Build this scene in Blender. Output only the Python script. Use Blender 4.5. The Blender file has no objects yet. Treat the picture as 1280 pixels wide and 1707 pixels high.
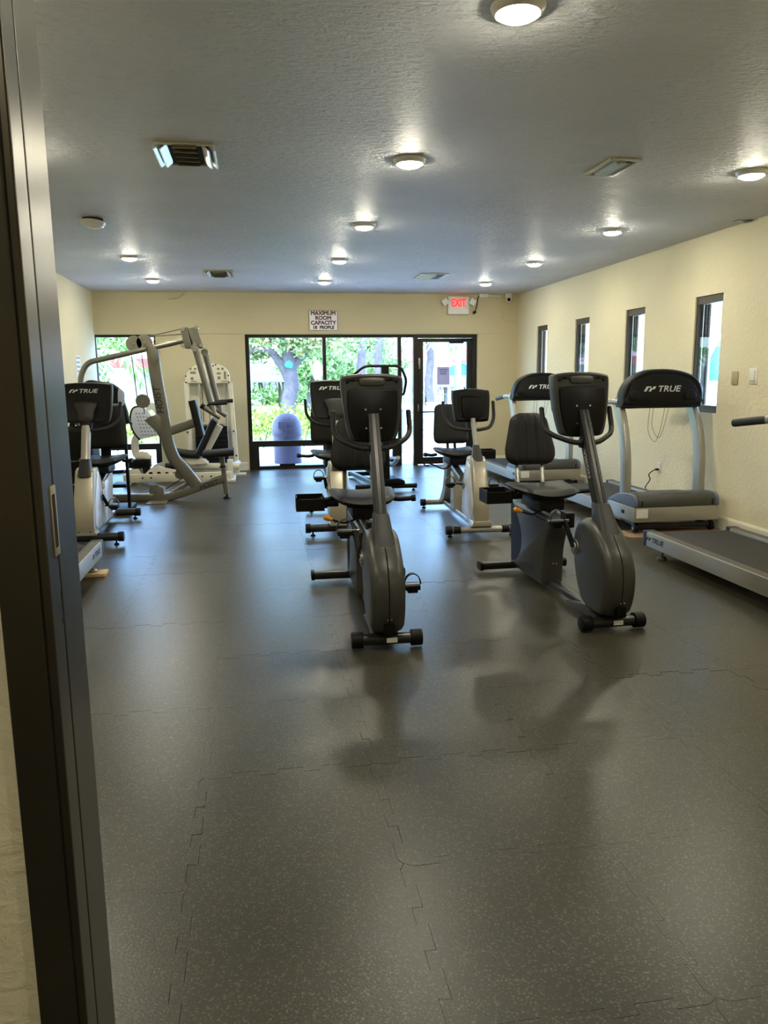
import bpy, bmesh, math, random
import numpy as np
from mathutils import Vector, Matrix

random.seed(7)
sc = bpy.context.scene
col = sc.collection
PI = math.pi

# ------------------------------------------------------------------ camera
F_PX, YAW, PITCH, ROLL, CAM_H = 1289.6, .160542, .172845, .009543, 1.5


def cam_axes():
    f = np.array([math.sin(YAW) * math.cos(PITCH), math.cos(YAW) * math.cos(PITCH), -math.sin(PITCH)])
    r = np.array([math.cos(YAW), -math.sin(YAW), 0.])
    d = np.cross(f, r)
    c, s = math.cos(ROLL), math.sin(ROLL)
    return np.array([c * r + s * d, -s * r + c * d, f])


AX = cam_axes()
cam_data = bpy.data.cameras.new('camera')
cam = bpy.data.objects.new('camera', cam_data)
col.objects.link(cam)
sc.camera = cam
cam_data.sensor_fit = 'VERTICAL'
cam_data.sensor_height = 36.0
cam_data.lens = F_PX / 1707 * 36.0
cam_data.clip_start = .05
cam_data.clip_end = 500
rm = Matrix((AX[0], -AX[1], -AX[2])).transposed().to_4x4()
rm.translation = (0, 0, CAM_H)
cam.matrix_world = rm


def ray(u, v):
    return AX.T @ np.array([(u - 640) / F_PX, (v - 853.5) / F_PX, 1.])


def at_y(u, v, Y):
    d = ray(u, v)
    return Vector((0, 0, CAM_H)) + Vector(d) * (Y / d[1])


def at_z(u, v, z):
    d = ray(u, v)
    return Vector((0, 0, CAM_H)) + Vector(d) * ((z - CAM_H) / d[2])


def at_x(u, v, X):
    d = ray(u, v)
    return Vector((0, 0, CAM_H)) + Vector(d) * (X / d[0])


# ------------------------------------------------------------------ world, sun, exposure
world = bpy.data.worlds.new('world')
sc.world = world
world.use_nodes = True
wn = world.node_tree.nodes
wl = world.node_tree.links
bg = wn['Background']
sky = wn.new('ShaderNodeTexSky')
sky.sky_type = 'NISHITA'
sky.sun_disc = False
sky.sun_elevation = math.radians(58)
sky.sun_rotation = math.radians(200)
sky.air_density = 1.0
sky.dust_density = 1.6
sky.ozone_density = 1.0
wl.new(sky.outputs[0], bg.inputs[0])
bg.inputs[1].default_value = 2.7

sun_d = bpy.data.lights.new('sun', 'SUN')
sun_d.energy = 10.5
sun_d.angle = .009
sun_d.color = (.74, .86, 1)
sun = bpy.data.objects.new('sun', sun_d)
col.objects.link(sun)
sun.rotation_euler = Vector((.35, .75, -1.5)).to_track_quat('-Z', 'Y').to_euler()
sun.location = (0, 0, 30)

vs = sc.view_settings
vs.view_transform = 'Standard'
vs.look = 'None'
vs.gamma = 1.0
vs.use_curve_mapping = False
vs.exposure = 0.12
LAMP = 330.0


# ------------------------------------------------------------------ materials
def lin(c):
    return tuple((x / 12.92 if x <= .04045 else ((x + .055) / 1.055) ** 2.4) for x in (k / 255 for k in c))


MATS = {}


def mat(name, rgb, rough=.5, metal=0., spec=.5, var=0., vscale=6., bump=0., bscale=60., bdist=.002, coat=0.,
        emit=0., stretch=None, rough_var=0.):
    if name in MATS:
        return MATS[name]
    m = bpy.data.materials.new(name)
    m.use_nodes = True
    n, l = m.node_tree.nodes, m.node_tree.links
    p = n['Principled BSDF']
    c = lin(rgb)
    p.inputs['Base Color'].default_value = (*c, 1)
    p.inputs['Roughness'].default_value = rough
    p.inputs['Metallic'].default_value = metal
    p.inputs['Specular IOR Level'].default_value = spec
    p.inputs['Coat Weight'].default_value = coat
    tc = n.new('ShaderNodeTexCoord')
    src = tc.outputs['Object']
    if stretch:
        mp = n.new('ShaderNodeMapping')
        mp.inputs['Scale'].default_value = stretch
        l.new(src, mp.inputs[0])
        src = mp.outputs[0]
    if var or rough_var:
        t = n.new('ShaderNodeTexNoise')
        t.inputs['Scale'].default_value = vscale
        t.inputs['Detail'].default_value = 5
        l.new(src, t.inputs['Vector'])
        if var:
            r = n.new('ShaderNodeValToRGB')
            r.color_ramp.elements[0].position = .3
            r.color_ramp.elements[1].position = .7
            r.color_ramp.elements[0].color = (*[x * (1 - var) for x in c], 1)
            r.color_ramp.elements[1].color = (*[min(1, x * (1 + var)) for x in c], 1)
            l.new(t.outputs['Fac'], r.inputs[0])
            l.new(r.outputs[0], p.inputs['Base Color'])
        if rough_var:
            mr = n.new('ShaderNodeMapRange')
            mr.inputs['To Min'].default_value = rough - rough_var
            mr.inputs['To Max'].default_value = rough + rough_var
            l.new(t.outputs['Fac'], mr.inputs['Value'])
            l.new(mr.outputs[0], p.inputs['Roughness'])
    if bump:
        t2 = n.new('ShaderNodeTexNoise')
        t2.inputs['Scale'].default_value = bscale
        t2.inputs['Detail'].default_value = 4
        l.new(src, t2.inputs['Vector'])
        b = n.new('ShaderNodeBump')
        b.inputs['Strength'].default_value = bump
        b.inputs['Distance'].default_value = bdist
        l.new(t2.outputs['Fac'], b.inputs['Height'])
        l.new(b.outputs[0], p.inputs['Normal'])
    if emit:
        p.inputs['Emission Color'].default_value = (*c, 1)
        p.inputs['Emission Strength'].default_value = emit
    MATS[name] = m
    return m


def glass_mat():
    m = bpy.data.materials.new('window glass')
    m.use_nodes = True
    n, l = m.node_tree.nodes, m.node_tree.links
    for k in list(n):
        if k.type == 'BSDF_PRINCIPLED':
            n.remove(k)
    out = n['Material Output']
    tr = n.new('ShaderNodeBsdfTransparent')
    tr.inputs[0].default_value = (.80, .90, 1.0, 1)
    gl = n.new('ShaderNodeBsdfGlossy')
    gl.inputs['Roughness'].default_value = .02
    lw = n.new('ShaderNodeLayerWeight')
    lw.inputs[0].default_value = .5
    pw = n.new('ShaderNodeMath')
    pw.operation = 'POWER'
    pw.inputs[1].default_value = 5
    l.new(lw.outputs['Facing'], pw.inputs[0])
    fr = n.new('ShaderNodeMath')
    fr.operation = 'MULTIPLY_ADD'
    fr.inputs[1].default_value = .96
    fr.inputs[2].default_value = .03
    l.new(pw.outputs[0], fr.inputs[0])
    mx = n.new('ShaderNodeMixShader')
    l.new(fr.outputs[0], mx.inputs[0])
    l.new(tr.outputs[0], mx.inputs[1])
    l.new(gl.outputs[0], mx.inputs[2])
    l.new(mx.outputs[0], out.inputs[0])
    return m


GLASS = glass_mat()


def plaster(name, rgb, scale, strength, dist, rough=.75, var=.04, spec=.3, stretch=None):
    """knock-down / stucco paint: flattened noise as relief"""
    m = mat(name, rgb, rough, spec=spec, var=var, vscale=1.3)
    n, l = m.node_tree.nodes, m.node_tree.links
    p = n['Principled BSDF']
    tc = n.new('ShaderNodeTexCoord')
    src = tc.outputs['Object']
    if stretch:
        mp = n.new('ShaderNodeMapping')
        mp.inputs['Scale'].default_value = stretch
        l.new(src, mp.inputs[0])
        src = mp.outputs[0]
    a = n.new('ShaderNodeTexNoise')
    a.inputs['Scale'].default_value = scale
    a.inputs['Detail'].default_value = 6
    a.inputs['Roughness'].default_value = .62
    a.inputs['Distortion'].default_value = .6
    l.new(src, a.inputs['Vector'])
    r = n.new('ShaderNodeValToRGB')
    r.color_ramp.elements[0].position = .38
    r.color_ramp.elements[1].position = .66
    l.new(a.outputs['Fac'], r.inputs[0])
    b = n.new('ShaderNodeBump')
    b.inputs['Strength'].default_value = strength
    b.inputs['Distance'].default_value = dist
    l.new(r.outputs[0], b.inputs['Height'])
    l.new(b.outputs[0], p.inputs['Normal'])
    return m


def rubber_mat():
    m = mat('speckled rubber', (58, 58, 52), .42, spec=.5)
    n, l = m.node_tree.nodes, m.node_tree.links
    p = n['Principled BSDF']
    geo = n.new('ShaderNodeNewGeometry')
    src = geo.outputs['Position']
    big = n.new('ShaderNodeTexNoise')
    big.inputs['Scale'].default_value = 1.1
    big.inputs['Detail'].default_value = 4
    l.new(src, big.inputs['Vector'])
    r0 = n.new('ShaderNodeValToRGB')
    r0.color_ramp.elements[0].position = .3
    r0.color_ramp.elements[1].position = .75
    r0.color_ramp.elements[0].color = (*lin((44, 42, 33)), 1)
    r0.color_ramp.elements[1].color = (*lin((60, 57, 45)), 1)
    l.new(big.outputs['Fac'], r0.inputs[0])
    vo = n.new('ShaderNodeTexVoronoi')
    vo.inputs['Scale'].default_value = 205
    l.new(src, vo.inputs['Vector'])
    sep = n.new('ShaderNodeSeparateColor')
    l.new(vo.outputs['Color'], sep.inputs[0])
    r1 = n.new('ShaderNodeValToRGB')
    r1.color_ramp.elements[0].position = .80
    r1.color_ramp.elements[1].position = .96
    r1.color_ramp.elements[0].color = (0, 0, 0, 1)
    r1.color_ramp.elements[1].color = (1, 1, 1, 1)
    l.new(sep.outputs[0], r1.inputs[0])
    mul = n.new('ShaderNodeMath')
    mul.operation = 'MULTIPLY'
    mul.inputs[1].default_value = .45
    l.new(r1.outputs[0], mul.inputs[0])
    mx = n.new('ShaderNodeMix')
    mx.data_type = 'RGBA'
    l.new(mul.outputs[0], mx.inputs[0])
    l.new(r0.outputs[0], mx.inputs[6])
    mx.inputs[7].default_value = (*lin((120, 116, 98)), 1)
    l.new(mx.outputs[2], p.inputs['Base Color'])
    nz = n.new('ShaderNodeTexNoise')
    nz.inputs['Scale'].default_value = 150
    nz.inputs['Detail'].default_value = 3
    l.new(src, nz.inputs['Vector'])
    b = n.new('ShaderNodeBump')
    b.inputs['Strength'].default_value = .5
    b.inputs['Distance'].default_value = .0012
    l.new(nz.outputs['Fac'], b.inputs['Height'])
    l.new(b.outputs[0], p.inputs['Normal'])
    mr = n.new('ShaderNodeMapRange')
    mr.inputs['To Min'].default_value = .27
    mr.inputs['To Max'].default_value = .38
    l.new(big.outputs['Fac'], mr.inputs['Value'])
    l.new(mr.outputs[0], p.inputs['Roughness'])
    return m


def leaf_mat(name, cols, trans=.35):
    m = bpy.data.materials.new(name)
    m.use_nodes = True
    n, l = m.node_tree.nodes, m.node_tree.links
    p = n['Principled BSDF']
    g = n.new('ShaderNodeNewGeometry')
    r = n.new('ShaderNodeValToRGB')
    el = r.color_ramp.elements
    while len(el) < len(cols):
        el.new(.5)
    for i, c in enumerate(cols):
        el[i].position = i / (len(cols) - 1)
        el[i].color = (*lin(c), 1)
    l.new(g.outputs['Random Per Island'], r.inputs[0])
    l.new(r.outputs[0], p.inputs['Base Color'])
    p.inputs['Roughness'].default_value = .6
    tl = n.new('ShaderNodeBsdfTranslucent')
    l.new(r.outputs[0], tl.inputs[0])
    mx = n.new('ShaderNodeMixShader')
    mx.inputs[0].default_value = trans
    l.new(p.outputs[0], mx.inputs[1])
    l.new(tl.outputs[0], mx.inputs[2])
    l.new(mx.outputs[0], n['Material Output'].inputs[0])
    return m


WALL = plaster('cream stucco paint', (222, 214, 184), 26, .45, .006)
BACKWALL = mat('cream smooth paint', (200, 189, 154), .7, spec=.3, var=.03, vscale=2, bump=.15, bscale=90)  # smoother, tanner paint, also darkened in colour because the wall is backlit
CEIL = plaster('white knockdown ceiling', (226, 225, 226), 22, 1.0, .016, rough=.55, spec=.5, var=.06,
               stretch=(.75, 1.5, 1))
TRIM = mat('white trim paint', (224, 219, 200), .45, var=.03)
RUBBER = rubber_mat()
UNDER = mat('dark floor slab', (18, 18, 16), .9)
BRONZE = mat('bronze anodised frame', (36, 33, 30), .38, metal=.55, var=.08, vscale=8)
JAMBM = mat('worn bronze jamb', (76, 71, 60), .3, metal=.7, var=.12, vscale=5, rough_var=.06)
BLACK = mat('black moulded plastic', (7, 7, 8), .5, spec=.22, var=.1, vscale=20, bump=.15, bscale=400, bdist=.0004)
GLOSS = mat('satin black plastic', (4, 4, 5), .45, spec=.2, var=.1)
PAD = mat('black vinyl upholstery', (18, 18, 18), .52, spec=.3, var=.1, vscale=12, bump=.25, bscale=220, bdist=.0006)
FOAM = mat('black foam grip', (10, 10, 10), .6, bump=.3, bscale=300, bdist=.0006)
CHAR = mat('charcoal moulded housing', (54, 54, 51), .36, spec=.5, var=.05, vscale=4, bump=.1, bscale=300, bdist=.0004)
CHARM = mat('charcoal metal tube', (44, 44, 43), .32, metal=.5, var=.06)
DKBOOT = mat('dark grey boot plastic', (33, 33, 33), .48, var=.06, bump=.2, bscale=300, bdist=.0005)
SILV = mat('silver painted steel', (158, 155, 147), .32, metal=.45, var=.05, vscale=5)
CHAMP = mat('champagne silver housing', (172, 166, 150), .3, metal=.45, var=.04, vscale=3)
PALE = mat('pale silver housing', (205, 206, 208), .28, metal=.25, var=.03, vscale=3)
HOISTM = mat('warm silver powder coat', (120, 118, 106), .36, metal=.45, var=.06, vscale=7)
WHITEM = mat('off white powder coat', (216, 211, 192), .38, var=.04, vscale=7)
CHROME = mat('chrome', (210, 210, 210), .15, metal=1)
STEEL = mat('brushed steel', (150, 148, 142), .3, metal=.9, var=.1, vscale=40)
ALU = mat('brushed aluminium rail', (168, 164, 152), .36, metal=.55, var=.05, vscale=30, stretch=(1, .05, 1))
BELT = mat('running belt', (34, 33, 33), .7, var=.12, vscale=30, bump=.3, bscale=500, bdist=.0005)
HOOD = mat('dark grey motor hood', (62, 63, 58), .5, var=.05, bump=.2, bscale=400, bdist=.0005)
HOOD_SKY = mat('hood side with painted sky blue', (92, 100, 122), .42, var=.05)  # blue of the sky reflection put into the hood side colour
LETW = mat('light grey lettering', (205, 205, 205), .4)
LETD = mat('dark lettering', (40, 40, 40), .5)
STICK = mat('white sticker', (225, 225, 218), .5, var=.06, vscale=60)
ORANGE = mat('orange lever knob', (222, 150, 36), .4, var=.05)
WOOD = mat('plain wood block', (206, 176, 128), .6, var=.12, vscale=14, stretch=(1, 6, 6))
PAPER = mat('white paper', (238, 238, 240), .7, var=.02)
CABLE = mat('black cable', (20, 20, 20), .5, var=.1)
WHITEP = mat('white plastic', (226, 224, 216), .4, var=.03)


# ------------------------------------------------------------------ mesh builder
def rrect(w, h, r=.01, n=3):
    r = min(r, w / 2 * .99, h / 2 * .99)
    pts = []
    for cx, cy, a0 in ((w / 2 - r, h / 2 - r, 0), (-w / 2 + r, h / 2 - r, 90), (-w / 2 + r, -h / 2 + r, 180),
                       (w / 2 - r, -h / 2 + r, 270)):
        for i in range(n + 1):
            a = math.radians(a0 + 90 * i / n)
            pts.append((cx + r * math.cos(a), cy + r * math.sin(a)))
    return pts


def circ(r, n=12, r2=None):
    r2 = r if r2 is None else r2
    return [(r * math.cos(2 * PI * i / n), r2 * math.sin(2 * PI * i / n)) for i in range(n)]


def spline(pts, n=6, closed=False):
    P = [Vector(p) for p in pts]
    out = []
    m = len(P)
    for i in range(m if closed else m - 1):
        if closed:
            a, b, c, d = P[i - 1], P[i], P[(i + 1) % m], P[(i + 2) % m]
        else:
            a, b, c, d = P[max(i - 1, 0)], P[i], P[i + 1], P[min(i + 2, m - 1)]
        for k in range(n):
            t = k / n
            out.append(.5 * ((2 * b) + (c - a) * t + (2 * a - 5 * b + 4 * c - d) * t * t + (3 * b - a - 3 * c + d) * t ** 3))
    if not closed:
        out.append(P[-1])
    return out


def fillet(pts, r=.05, n=5):
    P = [Vector(p) for p in pts]
    out = [P[0]]
    for i in range(1, len(P) - 1):
        a, b, c = P[i - 1], P[i], P[i + 1]
        d0, d1 = (a - b), (c - b)
        k = min(r, d0.length * .45, d1.length * .45)
        p0, p1 = b + d0.normalized() * k, b + d1.normalized() * k
        for j in range(n + 1):
            t = j / n
            out.append((1 - t) ** 2 * p0 + 2 * t * (1 - t) * b + t * t * p1)
    out.append(P[-1])
    return out


class MB:
    def __init__(s):
        s.v = []
        s.f = []

    def add(s, vs_, fs_):
        o = len(s.v)
        s.v += [tuple(p) for p in vs_]
        s.f += [tuple(i + o for i in f) for f in fs_]
        return s

    def box(s, x0, x1, y0, y1, z0, z1):
        return s.add([(x0, y0, z0), (x1, y0, z0), (x1, y1, z0), (x0, y1, z0), (x0, y0, z1), (x1, y0, z1), (x1, y1, z1),
                      (x0, y1, z1)],
                     [(0, 3, 2, 1), (4, 5, 6, 7), (0, 1, 5, 4), (1, 2, 6, 5), (2, 3, 7, 6), (3, 0, 4, 7)])

    def rings(s, rs, cap=True, closed=False):
        n = len(rs[0])
        vs_ = [p for r in rs for p in r]
        fs_ = []
        m = len(rs)
        for i in range(m if closed else m - 1):
            j = (i + 1) % m
            for k in range(n):
                k2 = (k + 1) % n
                fs_.append((i * n + k, i * n + k2, j * n + k2, j * n + k))
        if cap and not closed:
            fs_.append(tuple(range(n - 1, -1, -1)))
            fs_.append(tuple((m - 1) * n + k for k in range(n)))
        return s.add(vs_, fs_)

    def sweep(s, path, ring, up=(0, 0, 1), scale=None, cap=True, closed=False):
        P = [Vector(p) for p in path]
        m = len(P)
        u = Vector(up)
        rs = []
        for i in range(m):
            if closed:
                t = (P[(i + 1) % m] - P[i - 1])
            else:
                t = (P[min(i + 1, m - 1)] - P[max(i - 1, 0)])
            t.normalize()
            side = t.cross(u)
            if side.length < 1e-4:
                side = t.cross(Vector((1, 0, 0)) if abs(t.x) < .9 else Vector((0, 1, 0)))
            side.normalize()
            u2 = side.cross(t).normalized()
            k = scale[i] if scale else 1
            rs.append([P[i] + side * (a * k) + u2 * (b * k) for a, b in ring])
            u = u2
        return s.rings(rs, cap, closed)

    def tube(s, path, r, n=10, **k):
        return s.sweep(path, circ(r, n), **k)

    def cyl(s, p0, p1, r0, r1=None, n=16):
        r1 = r0 if r1 is None else r1
        return s.sweep([p0, p1], circ(1, n), scale=[r0, r1])

    def lathe(s, prof, n=24, c=(0, 0, 0), M=None):
        M = M or Matrix.Identity(3)
        c = Vector(c)
        rs = [[c + M @ Vector((r * math.cos(2 * PI * k / n), r * math.sin(2 * PI * k / n), z)) for k in range(n)] for r, z in prof]
        return s.rings(rs)

    def extr(s, poly, fn, c0, c1):
        a = [fn(p[0], p[1], c0) for p in poly]
        b = [fn(p[0], p[1], c1) for p in poly]
        return s.rings([a, b])

    def shell(s, poly, fn, steps):
        """loft of one outline across depth; steps = (depth, inset)"""
        P = [Vector((p[0], p[1])) for p in poly]
        n = len(P)
        area = sum(P[i].x * P[(i + 1) % n].y - P[(i + 1) % n].x * P[i].y for i in range(n))
        sg = 1 if area > 0 else -1
        N = []
        for i in range(n):
            t = (P[(i + 1) % n] - P[i - 1]).normalized()
            N.append(Vector((-t.y, t.x)) * sg)
        rs = [[fn(*(P[i] + N[i] * ins), d) for i in range(n)] for d, ins in steps]
        return s.rings(rs)

    def build(s, name, m, parent=None, bevel=0, seg=2, smooth=True, ang=40):
        me = bpy.data.meshes.new(name)
        me.from_pydata([tuple(p) for p in s.v], [], s.f)
        bm = bmesh.new()
        bm.from_mesh(me)
        bmesh.ops.recalc_face_normals(bm, faces=bm.faces)
        if bevel:
            es = [e for e in bm.edges if len(e.link_faces) == 2 and e.calc_face_angle(0) > math.radians(35)]
            bmesh.ops.bevel(bm, geom=es, offset=bevel, segments=seg, affect='EDGES', profile=.6, clamp_overlap=True)
        for e in bm.edges:
            e.smooth = len(e.link_faces) != 2 or e.calc_face_angle(0) < math.radians(ang)
        for f in bm.faces:
            f.smooth = smooth
        bm.to_mesh(me)
        bm.free()
        me.materials.append(m)
        o = bpy.data.objects.new(name, me)
        col.objects.link(o)
        if parent:
            o.parent = parent
        return o


def tag(o, label=None, cat=None, group=None, kind=None):
    for k, v in (('label', label), ('category', cat), ('group', group), ('kind', kind)):
        if v:
            o[k] = v
    return o


def empty(name, loc=(0, 0, 0), rz=0, label=None, cat=None, group=None, kind=None):
    o = bpy.data.objects.new(name, None)
    o.empty_display_size = .1
    col.objects.link(o)
    o.location = loc
    o.rotation_euler = (0, 0, rz)
    return tag(o, label, cat, group, kind)


def copy_tree(o, parent=None):
    kids = list(o.children)
    c = o.copy()
    col.objects.link(c)
    c.parent = parent
    for k in kids:
        copy_tree(k, c)
    return c


def text(name, s, size, M, m, parent=None, ext=.0015, shear=0, sx=1.0, spacing=1.0, bold=.012, thick=0.):
    cu = bpy.data.curves.new(name, 'FONT')
    cu.body = s
    cu.size = size
    cu.extrude = ext
    cu.shear = shear
    cu.offset = bold * size
    cu.bevel_depth = thick
    cu.bevel_resolution = 0
    cu.space_character = spacing
    cu.resolution_u = 3
    cu.align_x = 'CENTER'
    cu.align_y = 'CENTER'
    o = bpy.data.objects.new(name, cu)
    col.objects.link(o)
    dg = bpy.context.evaluated_depsgraph_get()
    me = bpy.data.meshes.new_from_object(o.evaluated_get(dg))
    bpy.data.objects.remove(o)
    bpy.data.curves.remove(cu)
    me.transform(M @ Matrix.Diagonal((sx, 1, 1, 1)))
    me.name = name
    me.materials.clear()
    me.materials.append(m)
    t = bpy.data.objects.new(name, me)
    col.objects.link(t)
    if parent:
        t.parent = parent
    return t


def frame(origin, xdir, ydir):
    x = Vector(xdir).normalized()
    z = x.cross(Vector(ydir)).normalized()
    y = z.cross(x)
    M = Matrix((x, y, z)).transposed().to_4x4()
    M.translation = Vector(origin)
    return M


XZ = lambda a, b, c: Vector((a, c, b))        # outline seen from the front, depth along y
YZ = lambda a, b, c: Vector((c, a, b))        # side outline, depth along x
XY = lambda a, b, c: Vector((a, b, c))

# ------------------------------------------------------------------ room shell
XL, XR, YB, H = -2.456, 4.424, 12.93, 2.846
YF, YLOB = 1.26, -2.6          # inner face of the entrance wall, far end of the lobby behind the camera
ZL = 2.195                     # lintel height


def wall(name, plane, c0, c1, u0, u1, v0, v1, holes, m):
    us = sorted({u0, u1, *[k for hh in holes for k in hh[:2]]})
    vs_ = sorted({v0, v1, *[k for hh in holes for k in hh[2:]]})
    b = MB()
    for i in range(len(us) - 1):
        j = 0
        while j < len(vs_) - 1:
            uc = (us[i] + us[i + 1]) / 2
            free = lambda q: not any(hh[0] < uc < hh[1] and hh[2] < (vs_[q] + vs_[q + 1]) / 2 < hh[3] for hh in holes)
            if not free(j):
                j += 1
                continue
            k = j
            while k + 1 < len(vs_) - 1 and free(k + 1):
                k += 1
            if plane == 'y':
                b.box(us[i], us[i + 1], c0, c1, vs_[j], vs_[k + 1])
            else:
                b.box(c0, c1, us[i], us[i + 1], vs_[j], vs_[k + 1])
            j = k + 1
    o = b.build(name, m, smooth=False)
    return tag(o, kind='structure')


YG = 13.03                                     # plane of the storefront frames
sx0 = at_y(407.3, 600, YG).x + .02
sx1 = at_y(793, 600, YG).x
lx1 = at_y(262, 600, YG).x
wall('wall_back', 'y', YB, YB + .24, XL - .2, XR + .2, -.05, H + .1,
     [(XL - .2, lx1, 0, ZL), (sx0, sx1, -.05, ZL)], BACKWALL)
wall('wall_left', 'x', XL - .2, XL, YLOB, YB, -.05, H + .1, [], WALL)
WIN = [(6.985, 7.465), (8.505, 8.975), (10.02, 10.49), (11.545, 12.0)]
WZ0, WZ1 = 1.118, 2.263
wall('wall_right', 'x', XR, XR + .2, YLOB, YB, -.05, H + .1, [(a, b, WZ0, WZ1) for a, b in WIN], WALL)
JX = -.289
wall('wall_front', 'y', 1.1, YF, XL, XR, -.05, H + .1, [(JX - .066, 1.75, -.05, 2.24)], WALL)
wall('wall_lobby', 'y', YLOB - .15, YLOB, XL - .2, XR + .2, -.05, H + .1, [], WALL)
ceiling = tag(MB().box(XL - .2, XR + .2, YLOB - .15, YB + .24, H, H + .15).build('ceiling', CEIL, smooth=False), kind='structure')
# overhang outside, over the storefront and along the right-hand walkway
tag(MB().box(XL - 3, XR + .2, YB + .24, YB + 1.0, 2.62, 2.9).build('trim_1', TRIM, smooth=False), kind='structure')

floor = tag(MB().box(XL - .2, XR + .2, YLOB - .15, YB + .24, -.06, -.0105).build('floor', UNDER, smooth=False), kind='structure')

# interlocking rubber tiles, all sharing two meshes
PITCH_T, GAP, TAB = .652, .0007, .016


def tile_mesh():
    n = 7
    w = PITCH_T / n

    c0 = .028
    w = (PITCH_T - 2 * c0) / n
    e = [(0, 0)]
    for i in range(n):
        d = TAB if i % 2 else -TAB
        f = -.1 * w * (1 if d > 0 else -1) * (1 if 0 < i < n - 1 else 0)
        e += [(c0 + i * w + f, d), (c0 + (i + 1) * w - f, d)]
    S = PITCH_T
    ring = [(x, d) for x, d in e] + [(S + d, x) for x, d in e]
    e2 = e + [(S, 0)]
    ring += [(x, S + d) for x, d in reversed(e2[1:])] + [(d, x) for x, d in reversed(e2[1:])]
    P = [Vector(p) for p in ring]
    m = len(P)
    out = []
    for i in range(m):
        t = (P[(i + 1) % m] - P[i - 1])
        t.normalize()
        out.append(P[i] + Vector((-t.y, t.x)) * GAP)
    b = MB()
    b.extr([(p.x, p.y) for p in out], XY, -.01, 0)
    return b


tx0, ty0 = -.25 - 4 * PITCH_T, 2.81 - 9 * PITCH_T
proto = tile_mesh().build('floor_tile', RUBBER, floor, smooth=False)
first = True
for i in range(12):
    for j in range(26):
        x, y = tx0 + i * PITCH_T, ty0 + j * PITCH_T
        if x > XR or y > YB + .2 or x + PITCH_T < XL or y + PITCH_T < -.4:
            continue
        t = proto if first else proto.copy()
        if not first:
            col.objects.link(t)
        first = False
        t.parent = floor
        t.location = (x, y, random.uniform(-.0006, .0006))

# baseboards
def baseboard(name, path, d=.016, hgt=.135):
    prof = [(0, 0), (d, 0), (d, hgt - .02), (d * .5, hgt), (0, hgt)]
    b = MB()
    for (x0, y0), (x1, y1) in zip(path[:-1], path[1:]):
        a, c = Vector((x0, y0, 0)), Vector((x1, y1, 0))
        t = (c - a).normalized()
        nrm = Vector((-t.y, t.x, 0))
        b.rings([[p + nrm * q[0] + Vector((0, 0, q[1] + .001)) for q in prof] for p in (a, c)])
    return tag(b.build(name, TRIM, smooth=False), kind='structure')


baseboard('baseboard_right', [(XR, YF), (XR, YB)])
baseboard('baseboard_left', [(XL, YB), (XL, YF)])
baseboard('baseboard_back', [(sx0 - .03, YB), (lx1 + .01, YB)])
bb = baseboard('baseboard_corner', [(XR, YB), (sx1 + .02, YB)])

# shallow raised band on the wall above the openings
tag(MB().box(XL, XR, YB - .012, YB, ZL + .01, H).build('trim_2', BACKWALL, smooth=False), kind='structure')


# ------------------------------------------------------------------ storefront, door, windows
def pane(x0, x1, y0, y1, z0, z1, parent):
    return MB().box(x0, x1, y0, y1, z0, z1).build('pane', GLASS, parent, smooth=False)


def zy(v, u=560):
    return at_y(u, v, YG).z


def bars(parent, rects, m=BRONZE, y0=YG - .03, y1=YG + .05, name='frame'):
    b = MB()
    for i, (x0, x1, z0, z1) in enumerate(rects):
        b.box(x0, x1, y0 - i * .0004, y1 + i * .0004, z0, z1)
    return b.build(name, m, parent, bevel=.004, smooth=False)


xm1a, xm1b = at_y(537.5, 600, YG).x, at_y(543.5, 600, YG).x
xm2a, xm2b = at_y(662.5, 600, YG).x, at_y(668.5, 600, YG).x
xd0, xd1 = at_y(688.5, 640, YG).x, at_y(702, 640, YG).x
xd2, xd3 = at_y(781, 600, YG).x, sx1
zr1, zr0 = zy(732.5), zy(742)
zt = ZL
w1 = empty('window_1', (0, 0, 0), kind='structure')
tag(w1, 'wide bronze framed storefront window facing the hedge')
bars(w1, [(sx0, sx0 + .065, 0, zt), (xm1a, xm1b, zr1, zt), (xm2a, xm2b, 0, zt), (sx0, xd0, zt - .05, zt),
          (sx0, xm2b, zr0, zr1), (sx0 + .06, sx0 + .165, 0, zr0), (xm2a - .1, xm2a + .01, 0, zr0),
          (sx0, xm2b, 0, .05), (xm1a - .02, xm1b + .02, 0, zr0)])
pane(sx0 + .06, xm1a, YG + .005, YG + .011, zr1, zt - .05, w1)
pane(xm1b, xm2a, YG + .005, YG + .011, zr1, zt - .05, w1)
pane(sx0 + .16, xm1a - .02, YG + .005, YG + .011, .05, zr0, w1)
pane(xm1b + .02, xm2a - .1, YG + .005, YG + .011, .05, zr0, w1)
pane(xm2b, xd0, YG + .005, YG + .011, .0, zt - .05, w1)
bars(w1, [(at_y(466, 770, YG).x, at_y(492, 770, YG).x, .045, .085)], BLACK, YG - .04, YG - .03, 'sill_latch')

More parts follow.
